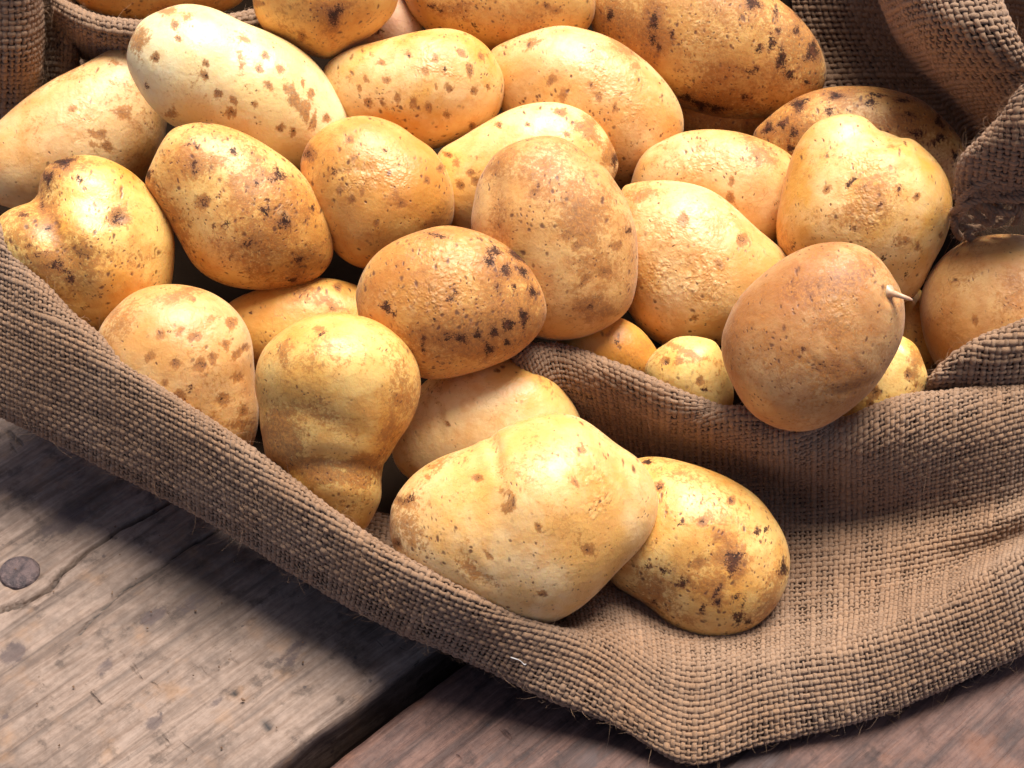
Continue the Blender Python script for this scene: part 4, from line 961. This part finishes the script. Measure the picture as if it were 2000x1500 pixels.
P2_ = Patch(cols, 0.20, 41, 0.0012, ref=30, pit=.0031)
wo, wk = weave(P2_, 'woven_wall', lambda x, y: (x < 1545) | (y > 400) | ((y > 260) & (x < 1800)))
cols = [[(1900,-120,.110),(1945,40,.100),(2000,140,.085),(2030,240,.06)],
        [(1960,-120,.140),(2005,40,.130),(2050,140,.110),(2080,240,.08)],
        [(2030,-120,.155),(2060,30,.145),(2100,130,.125),(2130,240,.09)],
        [(2130,-120,.160),(2150,30,.150),(2170,130,.135),(2190,240,.10)]]
P4_ = Patch(cols, 0.12, 47, 0.0010, ref=30, pit=.0031)
bo, bk = weave(P4_, 'woven_back_layer')
# --- turned hem hanging over the wall at the right
cols = [[(2150,70,.165),(2070,110,.172),(2004,168,.168),(2012,188,.145),(2020,190,.125)],
        [(2150,190,.155),(2060,205,.164),(1972,213,.160),(1984,234,.139),(1995,236,.115)],
        [(2150,265,.142),(2050,275,.152),(1928,264,.147),(1942,284,.126),(1955,286,.100)],
        [(2150,325,.126),(2040,328,.136),(1892,306,.136),(1906,328,.110),(1920,330,.085)],
        [(2150,365,.112),(2040,368,.120),(1880,352,.122),(1894,372,.095),(1905,372,.075)],
        [(2150,395,.098),(2040,398,.104),(1870,390,.111),(1886,405,.082),(1896,404,.065)]]
P3_ = Patch(cols, 0.075, 53, 0.0008, ref=50, pit=.0029)
ho, hk = weave(P3_, 'woven_hem')

# --- folds at the upper left
cols = []
for x, dz, bend in [(-150,.0,0),(-90,.010,0),(-40,.018,0),(0,.022,2),(35,.022,4),(58,.017,6),(70,.008,8),(74,-.006,6),(84,-.015,0),(98,-.012,0),(114,-.005,3),(130,-.002,6),(141,-.007,8),(143,-.020,8),(150,-.03,8)]:
    c = []
    for y in (260, 190, 120, 50, -30, -120):
        z = .058 + (180 - y) / 4200. + dz * (1.0 if y < 150 else .7)
        c.append((x + bend * math.sin((y + 40) / 70.), y, z))
    cols.append(c)
P6_ = Patch(cols, 0.15, 61, 0.0006, ref=60, pit=.0030)
lo_, lk = weave(P6_, 'woven_left_folds', lambda x, y: y > 260)
cols = []
for x, y, z in [(100,-12,.098),(130,6,.102),(165,24,.104),(205,36,.105),(265,43,.106),(340,45,.107),(400,40,.108),(450,32,.108),(500,22,.108),(560,8,.106)]:
    cols.append([(x + 6, y + 92, z - .046), (x + 5, y + 72, z - .028), (x + 3, y + 44, z - .008), (x + 1, y + 16, z + .001), (x, y, z), (x - 1, y + 10, z - .016), (x - 1, y + 20, z - .03)])
P7_ = Patch(cols, 0.10, 67, 0.0003, ref=20, pit=.0029)
ro, rk = weave(P7_, 'woven_back_roll', lambda x, y: x > 620)

# --- plain cloth of the sack under the heap, gap shade put into its colour
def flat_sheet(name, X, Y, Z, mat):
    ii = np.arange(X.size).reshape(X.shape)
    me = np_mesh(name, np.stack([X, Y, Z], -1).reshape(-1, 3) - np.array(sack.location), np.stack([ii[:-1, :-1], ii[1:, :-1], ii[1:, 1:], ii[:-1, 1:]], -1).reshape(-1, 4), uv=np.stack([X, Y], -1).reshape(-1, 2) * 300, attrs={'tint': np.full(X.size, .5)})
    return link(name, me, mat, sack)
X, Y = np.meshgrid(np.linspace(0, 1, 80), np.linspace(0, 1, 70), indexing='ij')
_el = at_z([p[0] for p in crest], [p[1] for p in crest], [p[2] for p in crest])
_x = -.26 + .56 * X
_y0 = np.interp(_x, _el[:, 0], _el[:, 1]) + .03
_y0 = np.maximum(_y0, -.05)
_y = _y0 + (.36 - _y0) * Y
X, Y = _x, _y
Z = .0035 + .001 * wob(np.stack([X, Y, X * 0], -1), 9, 40, 2) + .15 * np.clip((Y - .20) / .12, 0, 1) ** 1.4  # rear of the sheet rises unseen, added to block sun from behind the heap
flat_sheet('sack_base', X, Y, Z, burlap_material('gap_shade_burlap', 0, a=(0.030, 0.018, 0.011), b=(0.018, 0.011, 0.007), c3=(0.04, 0.025, 0.016)))  # burlap coloured near black, standing in for shade between the potatoes

# --- loose fibres
Vs, Fs = [], []; n = 0
for (pt, kp, cnt, sd_, kw) in [(front, fk, 2200, 1, {}), (front, fk, 350, 2, dict(rows=30, lmin=.002, lmax=.006, lift=.8)), (P5_, sk, 350, 3, {}), (P2_, wk, 500, 4, {}), (P3_, hk, 400, 5, {}), (P6_, lk, 600, 6, {}), (P7_, rk, 250, 7, {})]:
    V, F = fuzz(pt, kp, cnt, sd_, **kw); Vs.append(V); Fs.append(F + n); n += len(V)
V = np.concatenate(Vs); F = np.concatenate(Fs)
fz = link('loose_fibres', np_mesh('loose_fibres', V - np.array(sack.location), F, True, uv=np.zeros((len(V), 2)), attrs={'tint': np.full(len(V), .9)}), M_bur, sack)
fz['kind'] = 'stuff'

# --- frayed yarn ends along the hem
YZ = lambda x, y: .119 + (x - 1880) * .00002 - (y - 350) * .00029 + .004
yarns = [[(1868,405),(1895,372),(1940,348),(2000,336),(2070,322)], [(1860,418),(1893,396),(1938,386),(1980,390),(2060,360)], [(1862,432),(1900,428),(1938,432),(1925,410),(1888,404)],
         [(1893,362),(1918,400),(1962,416),(2005,400),(2060,385)], [(1878,384),(1903,416),(1932,428)], [(1938,442),(1960,430),(1985,406),(2030,390)], [(1862,420),(1866,450),(1884,464),(1912,456)],
         [(1905,352),(1950,366),(2000,358),(2060,350)], [(1880,375),(1915,380),(1950,400),(1945,420)], [(1868,440),(1895,446),(1925,440),(1955,422)], [(1920,380),(1945,372),(1985,378),(2040,372)], [(1898,392),(1880,412),(1868,436)],
         [(1980,395),(1990,425),(1975,438)], [(1900,440),(1890,458),(1905,468)]]
Vs, Fs, TT, UU = [], [], [], []; n = 0
r = np.random.default_rng(12)
for q, y in enumerate(yarns):
    P = at_z([a[0] for a in y], [a[1] for a in y], [YZ(*a) + .003 * r.normal() - (.006 if a[1] > 425 else 0) for a in y])
    k = chord(P); tq = np.linspace(0, k[-1], int(k[-1] / .0006)); D = nat_spline(k, P, tq)
    T = np.gradient(D, axis=0); T /= np.linalg.norm(T, axis=1, keepdims=True)
    A_ = np.cross(T, [0, .3, 1]); A_ /= np.linalg.norm(A_, axis=1, keepdims=True); B_ = np.cross(T, A_)
    for ply in range(3):
        a = tq / .0075 * 2 * math.pi + ply * 2.094
        rr = .00085 * (1 + .2 * np.sin(tq * 300 + ply))
        H = D + A_ * (np.cos(a) * rr)[:, None] + B_ * (np.sin(a) * rr)[:, None]
        tap = np.clip(np.minimum(tq, k[-1] - tq) / .004, .25, 1)
        V, F = tube(H, .00085 * tap, 7)
        Vs.append(V); Fs.append(F + n); n += len(V); TT.append(np.full(len(V), .35 + .3 * r.random())); UU.append(np.stack([np.repeat(tq * 400, 7), np.tile(np.arange(7) / 3.5, len(tq))], -1))
    for h in range(46):
        i = r.integers(1, len(D) - 2); d = r.normal(size=3); d /= np.linalg.norm(d); L = r.uniform(.003, .010)
        qd = r.normal(size=3) * .4
        V, F = tube(np.array([D[i], D[i] + d * L * .35 + T[i] * L * .3, D[i] + (d * .7 + T[i] * .7 + qd * .3) * L, D[i] + (d * .8 + T[i] + qd) * L]), np.array([1, .9, .7, .3]) * .00007, 3)
        Vs.append(V); Fs.append(F + n); n += len(V); TT.append(np.full(len(V), .8)); UU.append(np.zeros((len(V), 2)))
V = np.concatenate(Vs); F = np.concatenate(Fs)
fy = link('frayed_yarn', np_mesh('frayed_yarn', V - np.array(sack.location), F, True, uv=np.concatenate(UU), attrs={'tint': np.concatenate(TT)}), M_bur, sack)
fy['kind'] = 'stuff'

tris = sum(sum(len(p.vertices) - 2 for p in []) or len(o.data.loops) - 2 * len(o.data.polygons) for o in SC.objects if o.type == 'MESH')
print('TRIANGLES', tris)

# --- small things lying about
def front_pt(px_, py_):
    qx, qy = to_px(front.G.reshape(-1, 3)); k = ((qx - px_) ** 2 + (qy - py_) ** 2)
    cand = np.argsort(k)[:12]; j = cand[np.argmin((front.G.reshape(-1, 3)[cand] - CAM) @ FWD)]
    return front.G.reshape(-1, 3)[j], front.N.reshape(-1, 3)[j]
P_, N_ = front_pt(1012, 1290)
L_ = [P_ + N_ * .0016 + RGT * a + UPV * b for a, b in ((-.0030, .0012), (-.0012, .0006), (.0008, -.0002), (.0022, -.0016), (.0030, -.0013))]
tq = np.linspace(0, 1, 16); V, F = tube(nat_spline(np.linspace(0, 1, 5), np.array(L_), tq), .00019 + .00006 * np.sin(tq * 9), 6)
M_l = MT('white_lint'); M_l.b.inputs['Base Color'].default_value = (.6, .56, .52, 1); M_l.b.inputs['Roughness'].default_value = .8
lint = link('lint', np_mesh('lint', V - P_, F), M_l.m, None, P_)
tag(lint, 'tiny white thread of lint caught on the front rim of the sack', 'lint')
M_c = MT('dry_soil'); _tc = M_c.n('ShaderNodeTexCoord'); _n = M_c.noise(_tc.outputs['Object'], 900, 4, .6)
M_c.l(M_c.mix(_n.outputs[0], (.07, .035, .018), (.22, .12, .06)), M_c.b.inputs['Base Color']); M_c.b.inputs['Roughness'].default_value = .9
rr_ = np.random.default_rng(99); Vs, Fs = [], []; n = 0
ico_v = np.array([[0, 0, 1], [.9, 0, .4], [.25, .85, .4], [-.75, .5, .4], [-.7, -.55, .35], [.3, -.85, .4], [.7, .5, -.45], [-.3, .8, -.4], [-.9, 0, -.4], [-.25, -.8, -.45], [.75, -.5, -.4], [0, 0, -1.]])
ico_f = [(0,1,2),(0,2,3),(0,3,4),(0,4,5),(0,5,1),(1,6,2),(2,7,3),(3,8,4),(4,9,5),(5,10,1),(6,7,2),(7,8,3),(8,9,4),(9,10,5),(10,6,1),(11,7,6),(11,8,7),(11,9,8),(11,10,9),(11,6,10)]
for k in range(120):
    if k < 60:
        x, y = rr_.uniform(1150, 1950), rr_.uniform(960, 1290); P, N = front_pt(x, y); P = P + N * .0009
    else:
        x, y = rr_.uniform(0, 800), rr_.uniform(1000, 1490)
        if 0.75 * (x - 560) + (y - 1500) > -60: continue
        P = at_z(x, y, .0008)
    s_ = rr_.uniform(.00018, .00055) * (1.6 if rr_.random() < .1 else 1)
    Vs.append(P + ico_v * s_ * rr_.uniform(.6, 1.3, (12, 1)) * rr_.uniform(.7, 1.3, 3)); Fs.append(np.array(ico_f) + n); n += 12
cr = link('soil_crumbs', np_mesh('soil_crumbs', np.concatenate(Vs), np.concatenate(Fs), False), M_c.m)
tag(cr, 'fine dry soil crumbs scattered on the cloth and the planks', 'soil', None, 'stuff')
